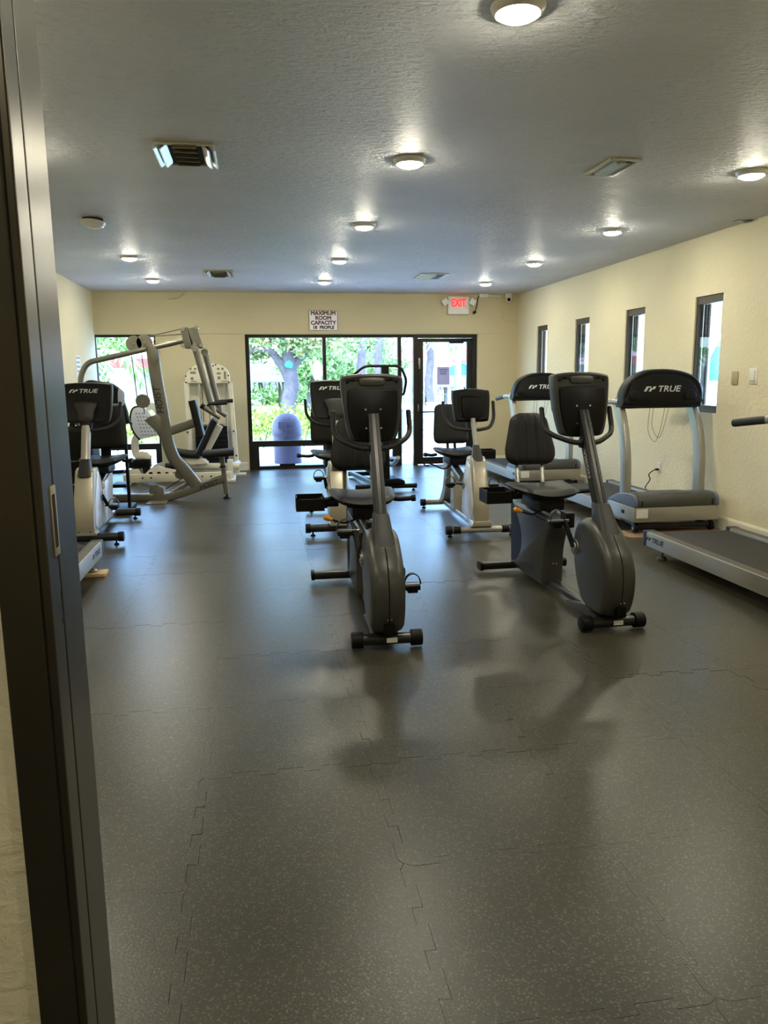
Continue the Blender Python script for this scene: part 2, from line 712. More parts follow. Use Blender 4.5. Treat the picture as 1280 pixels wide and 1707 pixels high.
d1 = empty('door_1', (0, 0, 0), kind='structure')
tag(d1, 'bronze framed glass exit door with a notice taped on')
bars(d1, [(xd0, xd0 + .07, 0, zt), (xd3 - .07, xd3, 0, zt), (xd0, xd3, zt - .06, zt)], name='door_frame', y0=YG - .05)
zd = zy(767)
bars(d1, [(xd0 + .072, xd1 + .03, .012, zt - .065), (xd2 - .035, xd3 - .072, .012, zt - .065), (xd0 + .072, xd3 - .072, zt - .125, zt - .065),
          (xd0 + .072, xd3 - .072, .012, .13)], name='door_leaf', y0=YG - .02, y1=YG + .03)
pane(xd1 + .03, xd2 - .035, YG + .002, YG + .008, .13, zt - .125, d1)
b = MB()
zbar = at_y(740, 686, YG).z
b.tube([(xd1 - .02, YG - .06, zbar), (xd2 + .02, YG - .06, zbar)], .014, 10)
b.cyl((xd1 - .01, YG - .06, zbar), (xd1 - .01, YG - .01, zbar), .016)
b.cyl((xd2 + .01, YG - .06, zbar), (xd2 + .01, YG - .01, zbar), .016)
b.build('push_bar', BLACK, d1)
hp = at_y(699, 606, YG - .05)
MB().box(hp.x - .018, hp.x + .018, YG - .045, YG - .015, hp.z - .09, hp.z + .09).build('hinge_cover', STEEL, d1, bevel=.006)
hp = at_y(697, 680, YG - .05)
MB().box(hp.x - .012, hp.x + .012, YG - .045, YG - .015, hp.z - .06, hp.z + .06).build('lock_case', STEEL, d1, bevel=.004)
cp = at_y(762, 569, YG - .08)
b = MB().box(cp.x - .13, cp.x + .11, YG - .1, YG - .03, cp.z - .035, cp.z + .035)
b.box(cp.x - .02, cp.x + .3, YG - .075, YG - .055, cp.z + .03, cp.z + .05)
b.build('door_closer', BLACK, d1, bevel=.008)

w2 = empty('window_2', (0, 0, 0), kind='structure')
tag(w2, 'tall corner window behind the weight machines')
lf1 = at_y(274.5, 765, YG).x
bars(w2, [(XL, lx1, zt - .04, zt), (lx1 - .035, lx1, 0, zt), (XL, lx1, zr0, zr1), (lx1 - .10, lx1, 0, zr0), (XL, lx1, 0, .05),
          (XL - .04, XL + .005, 0, zt)])
pane(XL, lx1 - .03, YG + .005, YG + .011, zr1, zt - .04, w2)
pane(XL, lx1 - .1, YG + .005, YG + .011, .05, zr0, w2)

WINB = mat('brown window frame', (70, 62, 52), .45, metal=.3, var=.06)
for i, (a, bb_) in enumerate(WIN):
    w = empty('window_%d' % (i + 3), (0, 0, 0), kind='structure')
    b = MB()
    x0, x1 = XR + .015, XR + .075
    b.box(x0, x1, a, a + .03, WZ0, WZ1).box(x0 + .001, x1 + .001, bb_ - .035, bb_, WZ0, WZ1)
    b.box(x0 + .002, x1 + .002, a, bb_, WZ1 - .075, WZ1).box(x0 + .003, x1 + .003, a, bb_, WZ0, WZ0 + .07)
    b.build('frame', WINB, w, bevel=.003, smooth=False)
    b = MB()
    ys = bb_ - .128
    b.box(x1 + .005, x1 + .025, ys, ys + .032, WZ0 + .07, WZ1 - .075).box(x1 + .006, x1 + .026, bb_ - .075, bb_ - .035, WZ0 + .07, WZ1 - .075)
    b.build('sash', WINB, w, bevel=.003, smooth=False)
    MB().box(x0 + .02, x0 + .026, a + .03, bb_ - .035, WZ0 + .07, WZ1 - .075).build('pane', GLASS, w, smooth=False)

# door jamb beside the camera
jb = empty('door_2', (0, 0, 0), kind='structure')
tag(jb, 'dark bronze entrance door jamb close beside the camera')
b = MB().box(JX - .066, JX - .012, 1.085, 1.275, -.01, 2.24)
b.box(JX - .013, JX, 1.09, 1.147, -.01, 2.238).box(JX - .013, JX - .0005, 1.152, 1.27, -.01, 2.238)
b.build('jamb', JAMBM, jb, bevel=.003, seg=2, smooth=False)
b = MB().box(1.70, 1.75, 1.085, 1.275, -.01, 2.24)
b.build('jamb', JAMBM, jb, bevel=.003)
b = MB().box(JX - .06, 1.70, 1.085, 1.275, 2.19, 2.24)
b.build('header', JAMBM, jb, bevel=.003)
sp = at_x(87, 868, JX - .003)
BRASS = mat('pale brass plate', (196, 180, 142), .35, metal=.5)
MB().box(JX - .006, JX + .0015, sp.y - .014, sp.y + .014, sp.z - .05, sp.z + .05).build('strike_plate', BRASS, jb, bevel=.0008)
MB().box(JX - .006, JX + .0019, sp.y - .009, sp.y + .006, sp.z - .038, sp.z + .038).build('strike_slot', UNDER, jb)

# ------------------------------------------------------------------ ceiling fixtures
LENS = mat('lit frosted lens', (255, 247, 222), .4, emit=LAMP)
LENS_OFF = mat('unlit frosted lens', (216, 214, 206), .35, var=.03)
RING = mat('white metal trim ring', (214, 212, 204), .3, metal=.2)


def ceiling_light(x, y, label, lit=True, group='flush ceiling lights'):
    t = empty('ceiling_light', (x, y, H), label=label, cat='ceiling light', group=group)
    b = MB()
    b.lathe([(.074, -.024), (.084, -.028), (.098, -.014), (.104, 0), (.04, 0), (.04, -.016)], 28)
    b.build('trim_ring', RING, t)
    b = MB()
    r = .077
    b.lathe([(r, -.022), (r * .97, -.030), (r * .8, -.039), (r * .5, -.046), (r * .2, -.0485), (.004, -.049)], 20)
    b.build('lens', LENS if lit else LENS_OFF, t)
    return t


LX = (-1.335, 1.01, 3.375)
LY = (3.02, 5.09, 7.2, 9.3, 11.33)
names_c = ['nearest lit round ceiling light of the middle row, at top edge', 'second lit round ceiling light of the middle row',
           'third lit round ceiling light of the middle row', 'fourth lit round ceiling light of the middle row',
           'farthest lit round ceiling light of the middle row, near back wall']
names_r = ['lit round ceiling light of the right row, out of frame', 'lit round ceiling light of the right row at the right edge',
           'lit round ceiling light of the right row above the nearer treadmill console',
           'lit round ceiling light of the right row before the farthest one', 'farthest lit round ceiling light of the right row near exit sign']
names_l = ['lit round ceiling light of the left row, out of frame', 'lit round ceiling light of the left row hidden by the jamb', '',
           'lit round ceiling light of the left row nearer the camera', 'farthest lit round ceiling light of the left row near back window']
for j, y in enumerate(LY):
    ceiling_light(LX[1], y, names_c[j])
    ceiling_light(LX[2], y, names_r[j])
    if j != 2:
        ceiling_light(LX[0], y, names_l[j])
o = ceiling_light(LX[0] + .02, 7.2, 'unlit white ceiling light sagging from a dark gap on the left', lit=False)
o.rotation_euler = (math.radians(-7), math.radians(3), 0)
o.location.z = H - .03
b = MB()
b.lathe([(.085, .05), (.085, -.004)], 20)
b.build('junction_hole', UNDER, o)
for x, nm in ((-.6, 'left'), (2.2, 'right')):  # unseen lobby lights, added so the entrance side is lit
    ceiling_light(x, -.7, '%s unseen round ceiling light added to light the lobby behind the camera' % nm)


def vent(p0, p1, label, style):
    (x0, y0), (x1, y1) = p0, p1
    cx, cy, w, d = (x0 + x1) / 2, (y0 + y1) / 2, abs(x1 - x0), abs(y1 - y0)
    t = empty('ceiling_vent', (cx, cy, H), label=label, cat='air vent', group='ceiling air vents')
    VM = mat('beige vent metal', (176, 170, 140), .4, metal=.3, var=.05)
    BL = mat('bright vent blade', (214, 216, 220), .25, metal=.3)
    b = MB()
    hw, hd, e = w / 2, d / 2, .03
    for q in ((-hw, hw, -hd, -hd + e), (-hw, hw, hd - e, hd), (-hw, -hw + e, -hd + e, hd - e), (hw - e, hw, -hd + e, hd - e)):
        b.box(*q, -.014, -.001)
    b.build('vent_frame', VM, t, bevel=.004)
    MB().box(-hw + e, hw - e, -hd + e, hd - e, -.003, -.001).build('vent_back', UNDER, t, smooth=False)
    if style == 4:
        mid = w * .2
        for s in (-1, 1):
            for k in range(2):
                x = s * (mid + .03 + k * (hw - e - mid) * .48)
                bb2 = MB()
                bb2.extr([(x, -.004), (x + s * .008, -.004), (x + s * .045, -.032), (x + s * .037, -.034)], lambda a, c, q: Vector((a, q, c)),
                         -hd + e + .01, hd - e - .01)
                bb2.build('side_blade', BL, t, smooth=False)
        for k in range(5):
            y = -hd + e + .02 + k * (d - 2 * e - .04) / 4
            bb2 = MB()
            bb2.extr([(y, -.004), (y + .007, -.004), (y - .022, -.03), (y - .028, -.03)], YZ, -mid, mid)
            bb2.build('louvre', VM, t, smooth=False)
    else:
        nb = 9
        for k in range(nb):
            x = -hw + e + .02 + k * (w - 2 * e - .04) / (nb - 1)
            bb2 = MB()
            s = 1 if k < nb // 2 + 1 else -1
            bb2.extr([(x, -.004), (x + .006, -.004), (x + s * .026, -.024), (x + s * .02, -.025)], lambda a, c, q: Vector((a, q, c)),
                     -hd + e + .008, hd - e - .008)
            bb2.build('louvre', BL if k > 4 else VM, t, smooth=False)
    return t


def cz(u, v):
    p = at_z(u, v, H)
    return (p.x, p.y)


a, b2 = cz(262, 272), cz(350, 238)
c0, c1 = cz(250, 238), cz(362, 240)
vent((c0[0] + .02, a[1]), (c1[0] - .02, b2[1]), 'beige ceiling vent with bright side blades on the left', 4)
a, b2 = cz(985, 290), cz(1010, 262)
vent((cz(960, 290)[0] + .05, a[1]), (cz(1072, 264)[0], b2[1]), 'square ceiling vent between middle and right light rows', 9)
a, b2 = cz(360, 460), cz(360, 450)
vent((cz(340, 455)[0], a[1]), (cz(389, 455)[0], b2[1]), 'small far ceiling vent left of the capacity sign', 4)
a, b2 = cz(718, 464), cz(718, 455)
vent((cz(695, 460)[0], a[1]), (cz(741, 460)[0], b2[1]), 'small far ceiling vent left of the exit sign', 9)

# peeling paint by the right wall
p = at_z(1236, 366, H)
b = MB()
b.rings([spline([(p.x - .02, p.y, H - .001), (p.x + .06, p.y + .02, H - .02), (p.x + .16, p.y - .01, H - .012)], 4),
         spline([(p.x - .02, p.y + .1, H - .001), (p.x + .05, p.y + .12, H - .012), (p.x + .16, p.y + .1, H - .003)], 4)], cap=False)
b.build('peeling_paint', CEIL, ceiling)
MB().box(p.x - .03, p.x + .17, p.y + .0, p.y + .09, H - .0015, H + .001).build('bare_patch', mat('bare ceiling board', (70, 62, 52), .9, var=.2), ceiling)

# ------------------------------------------------------------------ wall fixtures on the back wall
YW = YB - .012
p0, p1 = at_y(514.5, 517.5, YW - .01), at_y(563, 551, YW - .01)
sg = empty('capacity_sign', ((p0.x + p1.x) / 2, YW - .004, (p0.z + p1.z) / 2),
           label='white room capacity sign with dark red capitals above the storefront', cat='sign')
sw, sh = p1.x - p0.x, p0.z - p1.z
MB().box(-sw / 2, sw / 2, -.006, .003, -sh / 2, sh / 2).build('board', PAPER, sg, smooth=False)
b = MB()
for q in ((-sw / 2, sw / 2, -sh / 2, -sh / 2 + .006), (-sw / 2, sw / 2, sh / 2 - .006, sh / 2), (-sw / 2, -sw / 2 + .006, -sh / 2, sh / 2), (sw / 2 - .006, sw / 2, -sh / 2, sh / 2)):
    b.box(q[0], q[1], -.0085, .002, q[2], q[3])
b.build('border', mat('dark red print', (92, 34, 42), .6), sg, smooth=False)
for s_, zz, sz, m_ in (('MAXIMUM', .36, .085, MATS['dark red print']), ('ROOM', .12, .085, MATS['dark red print']), ('CAPACITY', -.12, .085, MATS['dark red print']),
                       ('18  PEOPLE', -.35, .07, LETD)):
    text('sign_line', s_, sz, frame((0, -.0075, zz * sh), (1, 0, 0), (0, 0, 1)), m_, sg, ext=.001, sx=1.02, bold=0, thick=.0035)

p0, p1 = at_y(746.5, 494, YW - .05), at_y(781, 524, YW - .05)
ex = empty('exit_sign', ((p0.x + p1.x) / 2, YW, (p0.z + p1.z) / 2), label='red lit exit sign with two emergency lamp heads', cat='exit sign')
sw, sh = p1.x - p0.x, p0.z - p1.z
MB().box(-sw / 2, sw / 2, -.07, .0, -sh / 2, sh / 2).build('housing', WHITEP, ex, bevel=.008)
REDL = mat('red lit letters', (255, 26, 34), .5, emit=2.2)
text('letters', 'EXIT', .17, frame((.0, -.071, .035), (1, 0, 0), (0, 0, 1)), REDL, ex, ext=.003, sx=.72, bold=.03)
for s in (-1, 1):
    b = MB()
    Rm = Matrix.Rotation(s * .55, 3, 'Y')
    cc = Vector((s * (sw / 2 + .055), -.06, .05))
    b.rings([[cc + Rm @ Vector((x, yy, z)) for x, z in rrect(w__, w__, .012)] for yy, w__ in ((-.05, .085), (-.045, .1), (.02, .1), (.05, .06))])
    hd = b.build('lamp_head', WHITEP, ex)
    MB().cyl((s * (sw / 2 + .0), -.03, .05), (s * (sw / 2 + .05), -.05, .05), .012).build('swivel', WHITEP, hd)

p = at_y(848, 499, YW - .08)
cm = empty('security_camera', (p.x, YW, H), label='white ball security camera in the back right corner', cat='camera')
b = MB()
b.lathe([(.055, 0), (.06, -.015), (.06, -.05), (.048, -.06), (.003, -.06)], 20, c=(0, -.08, 0))
b.build('mount', WHITEP, cm)
b = MB()
b.lathe([(.05 * math.sin(PI * k / 10) + .001, -.05 * math.cos(PI * k / 10)) for k in range(11)], 20, c=(0, -.085, -.09))
b.build('ball', WHITEP, cm)
b = MB()
b.lathe([(.03, .0), (.026, .02), (.004, .024)], 16, c=(-.012, -.122, -.095), M=Matrix.Rotation(PI / 2 + .2, 3, 'X'))
b.build('camera_lens', GLOSS, cm)
# conduit, junction box and drooping cable
p = at_y(806, 493, YW - .03)
jx = empty('junction_box', (p.x, YW, p.z), label='small junction box with conduit and drooping cable beside exit sign', cat='junction box')
MB().box(-.075, .075, -.045, 0, -.025, .03).build('box', WHITEP, jx, bevel=.004)
MB().tube([(.07, -.02, 0), (.3, -.02, -.005)], .009, 8).build('conduit', WHITEP, jx)
b = MB()
q1, q2 = at_y(795, 510, YW - .04), at_y(792, 520, YW - .04)
b.tube(spline([(-.07, -.02, .0), (-.1, -.035, -.04), (q1.x - p.x, -.03, q1.z - p.z), (q2.x - p.x, -.025, q2.z - p.z)], 5), .009, 8)
b.build('cable', CABLE, jx)
MB().cyl((q2.x - p.x + .015, -.03, q2.z - p.z + .01), (q2.x - p.x - .03, -.02, q2.z - p.z - .02), .022).build('plug', GLOSS, jx)
# painted wiring channel below the camera
b = MB()
pts = [at_y(u, v, YW - .005) for u, v in ((837, 497), (837, 525), (840, 533), (848, 536), (858, 536))]
b.tube(fillet(pts, .06), .008, 8)
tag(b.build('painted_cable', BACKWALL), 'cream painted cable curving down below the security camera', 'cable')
b = MB()
pts = [at_y(u, v, YW - .005) for u, v in ((281, 499), (295, 497), (303, 492), (308, 488))]
b.tube(spline(pts, 5), .005, 6)
tag(b.build('loose_wire', mat('tan wire', (150, 140, 110), .6)), 'thin tan wire loose under the ceiling left of the sign', 'wire')

# right wall plates
for (u0, v0, u1, v1), lab, m_ in (((1221, 619, 1230, 641), 'blank tan wall plate nearer the windows', mat('tan plate', (168, 158, 120), .5)),
                                  ((1251, 614, 1262, 640), 'white control plate right of the tan wall plate', WHITEP)):
    a, c = at_x(u0, v0, XR), at_x(u1, v1, XR)
    t = empty('wall_plate', (XR, (a.y + c.y) / 2, (a.z + c.z) / 2), label=lab, cat='wall plate')
    hy, hz = abs(a.y - c.y) / 2, abs(a.z - c.z) / 2
    MB().box(-.009, -.0005, -hy, hy, -hz, hz).build('plate', m_, t, bevel=.003)
    if m_ is WHITEP:
        MB().box(-.02, -.008, -hy * .55, hy * .55, -hz * .6, hz * .75).build('dial_cover', WHITEP, t, bevel=.004)
    else:
        for s in (-1, 1):
            MB().cyl((-.011, 0, s * hz * .7), (-.008, 0, s * hz * .7), .004, n=8).build('screw', STEEL, t)
a = at_x(1099, 779, XR)
ol = empty('wall_outlet', (XR, a.y, a.z), label='white wall outlet behind the nearer treadmill', cat='outlet')
MB().box(-.007, -.0005, -.036, .036, -.058, .058).build('plate', WHITEP, ol, bevel=.003)
for s in (-1, 1):
    MB().box(-.0095, -.006, -.017, .017, s * .026 - .015, s * .026 + .015).build('socket', TRIM, ol, bevel=.002)
k1, k2 = at_x(1075, 800, XR - .12), at_x(1052, 807, XR - .5)
b = MB().tube(spline([(XR - .012, a.y, a.z - .02), (XR - .05, a.y - .005, a.z - .02), (XR - .1, a.y + .04, a.z - .08), (XR - .06, k1.y, k1.z), (XR - .05, k1.y + .1, .2), (XR - .04, 7.75, .16)], 6), .006, 8)
cord = b.build('power_cord', CABLE)
tag(cord, 'black power cord running from wall outlet to treadmill', 'power cord')
MB().box(XR - .045, XR - .01, a.y - .014, a.y + .014, a.z - .035, a.z - .01).build('plug', CABLE, cord, bevel=.004)

# left wall notice
a, c = at_x(124, 592, XL), at_x(137, 628, XL)
po = empty('wall_notice', (XL, (a.y + c.y) / 2, (a.z + c.z) / 2), label='blue and white notice on the left wall', cat='notice')
hy, hz = .14, abs(a.z - c.z) / 2
MB().box(.0005, .005, -hy, hy, -hz, hz).build('sheet', PAPER, po, smooth=False)
BLUEP = mat('blue print', (120, 160, 205), .6)
for q in range(4):
    MB().box(.005, .0058, -hy * .8, hy * (.8 - .2 * (q % 2)), hz * (.7 - q * .42), hz * (.86 - q * .42)).build('print_band', BLUEP, po, smooth=False)


# ------------------------------------------------------------------ gym machine parts
def pad_mesh(outline_w, z0, z1, y_front, thick, ribs=0, lean=0., nu=28, nv=24, bulge=.02, corner=.06):
    """upright cushion: outline_w(v)->half width, front face towards -y, lean moves the top back"""
    b = MB()
    front, back = [], []
    for j in range(nv + 1):
        v = j / nv
        z = z0 + (z1 - z0) * v
        hw = outline_w(v)
        kc = 1 - 2 * corner / (z1 - z0)
        q = max(0, (abs(2 * v - 1) - kc) / (1 - kc))
        hw -= corner * (1 - max(0, 1 - q * q) ** .5) * .85
        rf, rb = [], []
        for i in range(nu + 1):
            u = -1 + 2 * i / nu
            e = max(0, 1 - abs(u) ** 6) ** .5 * max(0, 1 - abs(2 * v - 1) ** 8) ** .5
            g = 0
            if ribs:
                k = abs(math.sin((u * .5 + .5) * ribs * PI))
                g = -.012 * (1 - min(1, k * 3.0)) * e
            y = y_front + lean * v
            rf.append(Vector((u * hw, y - (thick * .5 + bulge * (1 - u * u)) * e - g, z)))
            rb.append(Vector((u * hw, y + thick * .5 * e, z)))
        front.append(rf)
        back.append(rb)
    n1 = nu + 1
    vs_ = [p for r in front for p in r] + [p for r in back for p in r]
    o = n1 * (nv + 1)
    fs_ = []
    for j in range(nv):
        for i in range(nu):
            a = j * n1 + i
            fs_ += [(a, a + 1, a + n1 + 1, a + n1), (o + a, o + a + n1, o + a + n1 + 1, o + a + 1)]
    for i in range(nu):
        fs_ += [(i, o + i, o + i + 1, i + 1), (nv * n1 + i, nv * n1 + i + 1, o + nv * n1 + i + 1, o + nv * n1 + i)]
    for j in range(nv):
        a, c = j * n1, j * n1 + nu
        fs_ += [(a, a + n1, o + a + n1, o + a), (c, o + c, o + c + n1, c + n1)]
    return b.add(vs_, fs_)


def seat_pad(w, y0, y1, z, t, dish=.03, nu=18, nv=12):
    b = MB()
    hw = w / 2
    top, bot = [], []
    for j in range(nv + 1):
        v = j / nv
        for i in range(nu + 1):
            u = -1 + 2 * i / nu
            e = max(0, 1 - abs(u) ** 5) ** .5 * max(0, 1 - abs(2 * v - 1) ** 6) ** .5
            x = u * hw * (1 - .22 * (1 - v) * (1 - v))
            y = y0 + (y1 - y0) * v
            zc = z + dish * u * u + dish * .6 * v * v
            top.append((x, y, zc + t * .5 * e))
            bot.append((x, y, zc - t * .5 * e))
    n1 = nu + 1
    o = len(top)
    fs_ = []
    for j in range(nv):
        for i in range(nu):
            a = j * n1 + i
            fs_ += [(a, a + 1, a + n1 + 1, a + n1), (o + a, o + a + n1, o + a + n1 + 1, o + a + 1)]
    for i in range(nu):
        fs_ += [(i, o + i, o + i + 1, i + 1), (nv * n1 + i, nv * n1 + i + 1, o + nv * n1 + i + 1, o + nv * n1 + i)]
    for j in range(nv):
        a, c = j * n1, j * n1 + nu
        fs_ += [(a, a + n1, o + a + n1, o + a), (c, o + c, o + c + n1, c + n1)]
    return b.add(top + bot, fs_)


def pedal(root, side, cy, czz, py, pz, x_shroud, x_ped):
    """crank arm from (cy,cz) to (py,pz) with pedal and strap"""
    xs, xp = side * x_shroud, side * x_ped
    b = MB()
    b.sweep([(xs + side * .008, cy, czz), (xs + side * .03, py, pz)], rrect(.022, .03, .006), up=(1, 0, 0))
    arm = b.build('crank_arm', BLACK, root, bevel=.003)
    MB().cyl((xs, py, pz), (xp + side * .05, py, pz), .009, n=10).build('axle', STEEL, arm)
    b = MB()
    b.box(xp - .045, xp + .045, py - .05, py + .05, pz - .022, pz + .006)
    b.box(xp - .03, xp + .03, py - .045, py + .045, pz - .04, pz - .02)
    pd = b.build('pedal', BLACK, root, bevel=.006)
    arc = [(xp + .048 * math.cos(a), py - .02 + .0 * a, pz + .012 + .062 * math.sin(a)) for a in [PI * k / 12 for k in range(13)]]
    MB().sweep(arc, rrect(.006, .034, .002, 1), up=(0, 1, 0)).build('strap', FOAM, pd)


def tray(root, x0, x1, y0, y1, z0, z1):
    b = MB()
    w = .008
    b.box(x0, x1, y0, y1, z0, z0 + w)
    b.box(x0, x0 + w, y0, y1, z0 + w, z1).box(x1 - w, x1, y0, y1, z0 + w, z1)
    b.box(x0 + w, x1 - w, y0, y0 + w, z0 + w, z1 - .012).box(x0 + w, x1 - w, y1 - w, y1, z0 + w, z1)
    return b.build('accessory_tray', BLACK, root, bevel=.003, smooth=False)


def grip_arm(root, side, x0, x1, y, z, tip=True):
    b = MB()
    b.tube(fillet([(side * x0, y + .06, z), (side * (x0 + .05), y + .03, z - .005), (side * x1, y - .05, z + .012)], .03), .017, 10)
    g = b.build('side_grip', FOAM, root)
    if tip:
        MB().cyl((side * (x1 - .012), y - .046, z + .01), (side * (x1 + .012), y - .055, z + .014), .023).build('grip_end', BLACK, g)


def handlebar(root, pts, r=.0165, m=FOAM):
    right = [Vector((-p[0], p[1], p[2])) for p in reversed(pts)]
    path = [Vector(p) for p in pts] + [p for p in right if abs(p.x) > 1e-6]
    o = MB().tube(fillet(path, .09, 6), r, 12).build('handlebar', m, root)
    for s in (0, -1):
        MB().lathe([(r * math.cos(PI / 2 * k / 4) + .0004, r * .8 * math.sin(PI / 2 * k / 4)) for k in range(5)], 12, c=path[s]).build('grip_end', m, o)
    return o


def stabiliser(root, y, half, z, r, m, capm, cap_r, cap_l, flat=None):
    b = MB()
    if flat:
        b.sweep([(-half, y, z), (half, y, z)], rrect(flat[0], flat[1], .02, 4))
    else:
        b.tube([(-half + .01, y, z), (half - .01, y, z)], r, 18)
    st = b.build('floor_bar', m, root)
    for s in (-1, 1):
        c = MB()
        if flat:
            c.sweep([(s * (half - cap_l), y, z), (s * (half + .006), y, z)], rrect(flat[0] + .01, flat[1] + .01, .022, 4))
        else:
            c.cyl((s * (half - cap_l), y, z), (s * half, y, z), cap_r, n=20)
        c.build('end_cap', capm, st, bevel=.005)
    return st


def leveller(root, x, y, top):
    b = MB().cyl((x, y, .012), (x, y, top), .008, n=8)
    b.lathe([(.024, .0005), (.024, .008), (.012, .018)], 14, c=(x, y, 0))
    return b.build('leveller_foot', BLACK, root)


def crank_disc(root, x, y, z, side):
    b = MB()
    b.lathe([(.052, 0), (.05, .006), (.03, .008), (.028, .012), (.003, .012)], 22, c=(x, y, z), M=Matrix.Rotation(side * PI / 2, 3, 'Y'))
    d = b.build('crank_disc', STEEL, root)
    for k in range(8):
        a = 2 * PI * k / 8
        MB().cyl((x + side * .005, y + .04 * math.cos(a), z + .04 * math.sin(a)), (x + side * .009, y + .04 * math.cos(a), z + .04 * math.sin(a)), .004, n=6).build('rivet', BLACK, d)


# ---------------------------------------------------------------- charcoal recumbent bike
def bike_dark():
    t = empty('recumbent_bike')
    st = stabiliser(t, 0, .2, .05, .033, CHARM, BLACK, .046, .065)
    MB().box(-.005, .055, -.036, -.031, .037, .064).build('sticker', STICK, st)
    MB().box(.06, .13, -.022, -.012, .073, .078).build('sticker', STICK, st)
    out = [(-.115, .34), (-.105, .2), (-.05, .105), (.06, .082), (.2, .09), (.3, .17), (.37, .32), (.395, .47), (.36, .58), (.27, .635),
           (.15, .63), (.03, .565), (-.075, .46)]
    out = [(p.x, p.y) for p in spline([(a, c, 0) for a, c in out], 5, True)]
    for s, nm in ((-1, 'housing_half'), (1, 'housing_half')):
        MB().shell(out, YZ, [(s * .0012, .004), (s * .004, 0), (s * .05, .002), (s * .078, .012), (s * .092, .032), (s * .098, .06)]).build(nm, CHAR, t)
    b = MB()
    b.extr([(.2, .1), (.48, .05), (.5, .03), (.1, .03), (.05, .07)], YZ, -.075, .075)
    b.build('housing_skirt', CHAR, t, bevel=.012)
    MB().box(-.03, .03, -.112, -.07, .105, .165).build('intake_slot', GLOSS, t, bevel=.004)
    for s in (-1, 1):
        MB().cyl((s * .011, -.118, .195), (s * .011, -.1, .195), .0055, n=10).build('screw', CHROME, t)
    # mast boot and mast
    def rr(cy, zc, w, d, r):
        return [Vector((x, cy + y, zc)) for x, y in rrect(w, d, r)]
    MB().rings([rr(.085, .50, .14, .17, .03), rr(.11, .56, .13, .16, .03), rr(.2, .72, .09, .105, .022), rr(.208, .735, .08, .095, .02)]).build('mast_boot', DKBOOT, t)
    m0, m1 = Vector((0, .2, .70)), Vector((0, .505, 1.27))
    MB().sweep([m0, m1], [(-.031, -.035), (-.012, -.037), (-.010, -.032), (.010, -.032), (.012, -.037), (.031, -.035), (.034, -.02), (.034, .03), (.02, .036), (-.02, .036), (-.034, .03), (-.034, -.02)], up=(0, 1, 0)).build('mast', CHARM, t)
    md = (m1 - m0).normalized()
    text('lettering', 'VISION', .042, frame(m0.lerp(m1, .45) + Vector((-.0355, -.004, 0)), -md, (0, -md.z, md.y)), mat('dim grey lettering', (150, 150, 150), .5), t, ext=.0006, sx=1.4)
    # console: back faces the camera
    co = []
    for a, c in spline_xy([(-.17, 1.505), (-.09, 1.517), (0, 1.52), (.09, 1.517), (.17, 1.505), (.188, 1.48), (.185, 1.40), (.172, 1.28), (.15, 1.17), (.125, 1.125), (.06, 1.115), (0, 1.113),
                            (-.06, 1.115), (-.125, 1.125), (-.15, 1.17), (-.172, 1.28), (-.185, 1.40), (-.188, 1.48)]):
        co.append((a, c))
    tilt = lambda a, c, d: Vector((a, .545 + d + (c - 1.3) * .16, c))
    MB().shell(co, tilt, [(-.045, .03), (-.05, .014), (-.042, .003), (-.02, 0), (.035, .002), (.05, .012), (.052, .03)]).build('console', DKBOOT, t)
    inn = spline_xy([(-.13, 1.428), (0, 1.433), (.13, 1.428), (.15, 1.40), (.146, 1.28), (.125, 1.17), (.09, 1.125), (0, 1.12), (-.09, 1.125), (-.125, 1.17), (-.146, 1.28), (-.15, 1.40)])
    MB().shell(inn, tilt, [(-.03, 0), (-.056, 0), (-.059, .006)]).build('back_panel', GLOSS, t)
    hr = spline_xy([(-.07, 1.492), (0, 1.497), (.07, 1.492), (.075, 1.468), (.055, 1.452), (-.055, 1.452), (-.075, 1.468)])
    MB().shell(hr, tilt, [(-.03, 0), (-.054, 0), (-.056, .006)]).build('grip_recess', CHAR, t)
    scr = spline_xy([(-.15, 1.47), (.15, 1.47), (.13, 1.2), (-.13, 1.2)], 3)
    MB().shell(scr, tilt, [(.03, 0), (.0535, 0), (.055, .004)]).build('screen', GLOSS, t)
    for x, z in ((-.148, 1.47), (-.112, 1.483), (.112, 1.483), (.148, 1.47)):
        q = tilt(x, z, -.052)
        MB().cyl(q, q + Vector((0, .01, 0)), .009, n=10).build('screw_hole', GLOSS, t)
    for x, z in ((-.045, 1.31), (.045, 1.31), (-.045, 1.2), (.045, 1.2)):
        q = tilt(x, z, -.062)
        MB().cyl(q, q + Vector((0, .01, 0)), .006, n=10).build('screw', CHROME, t)
    handlebar(t, [(-.232, .60, 1.29), (-.235, .56, 1.17), (-.2, .50, 1.13), (-.09, .43, 1.085), (0, .405, 1.08)])
    MB().box(-.04, .04, .39, .46, 1.05, 1.11).build('bar_clamp', BLACK, t, bevel=.008)
    # cranks
    crank_disc(t, -.098, .33, .44, -1)
    crank_disc(t, .098, .33, .44, 1)
    pedal(t, -1, .33, .44, .43, .59, .1, .19)
    pedal(t, 1, .33, .44, .235, .29, .1, .185)
    # rear frame
    rf = [(.71, .525), (.77, .47), (.83, .38), (.86, .27), (.865, .12), (.88, .045), (1.0, .03), (1.45, .035), (1.54, .06), (1.5, .1), (1.39, .16), (1.335, .25), (1.36, .36), (1.46, .47), (1.56, .545), (1.3, .55), (.95, .535)]
    rf = [(p.x, p.y) for p in spline([(a, c, 0) for a, c in rf], 4, True)]
    MB().shell(rf, YZ, [(-.075, .03), (-.068, .012), (-.05, .002), (0, 0), (.05, .002), (.068, .012), (.075, .03)]).build('seat_pedestal', CHAR, t)
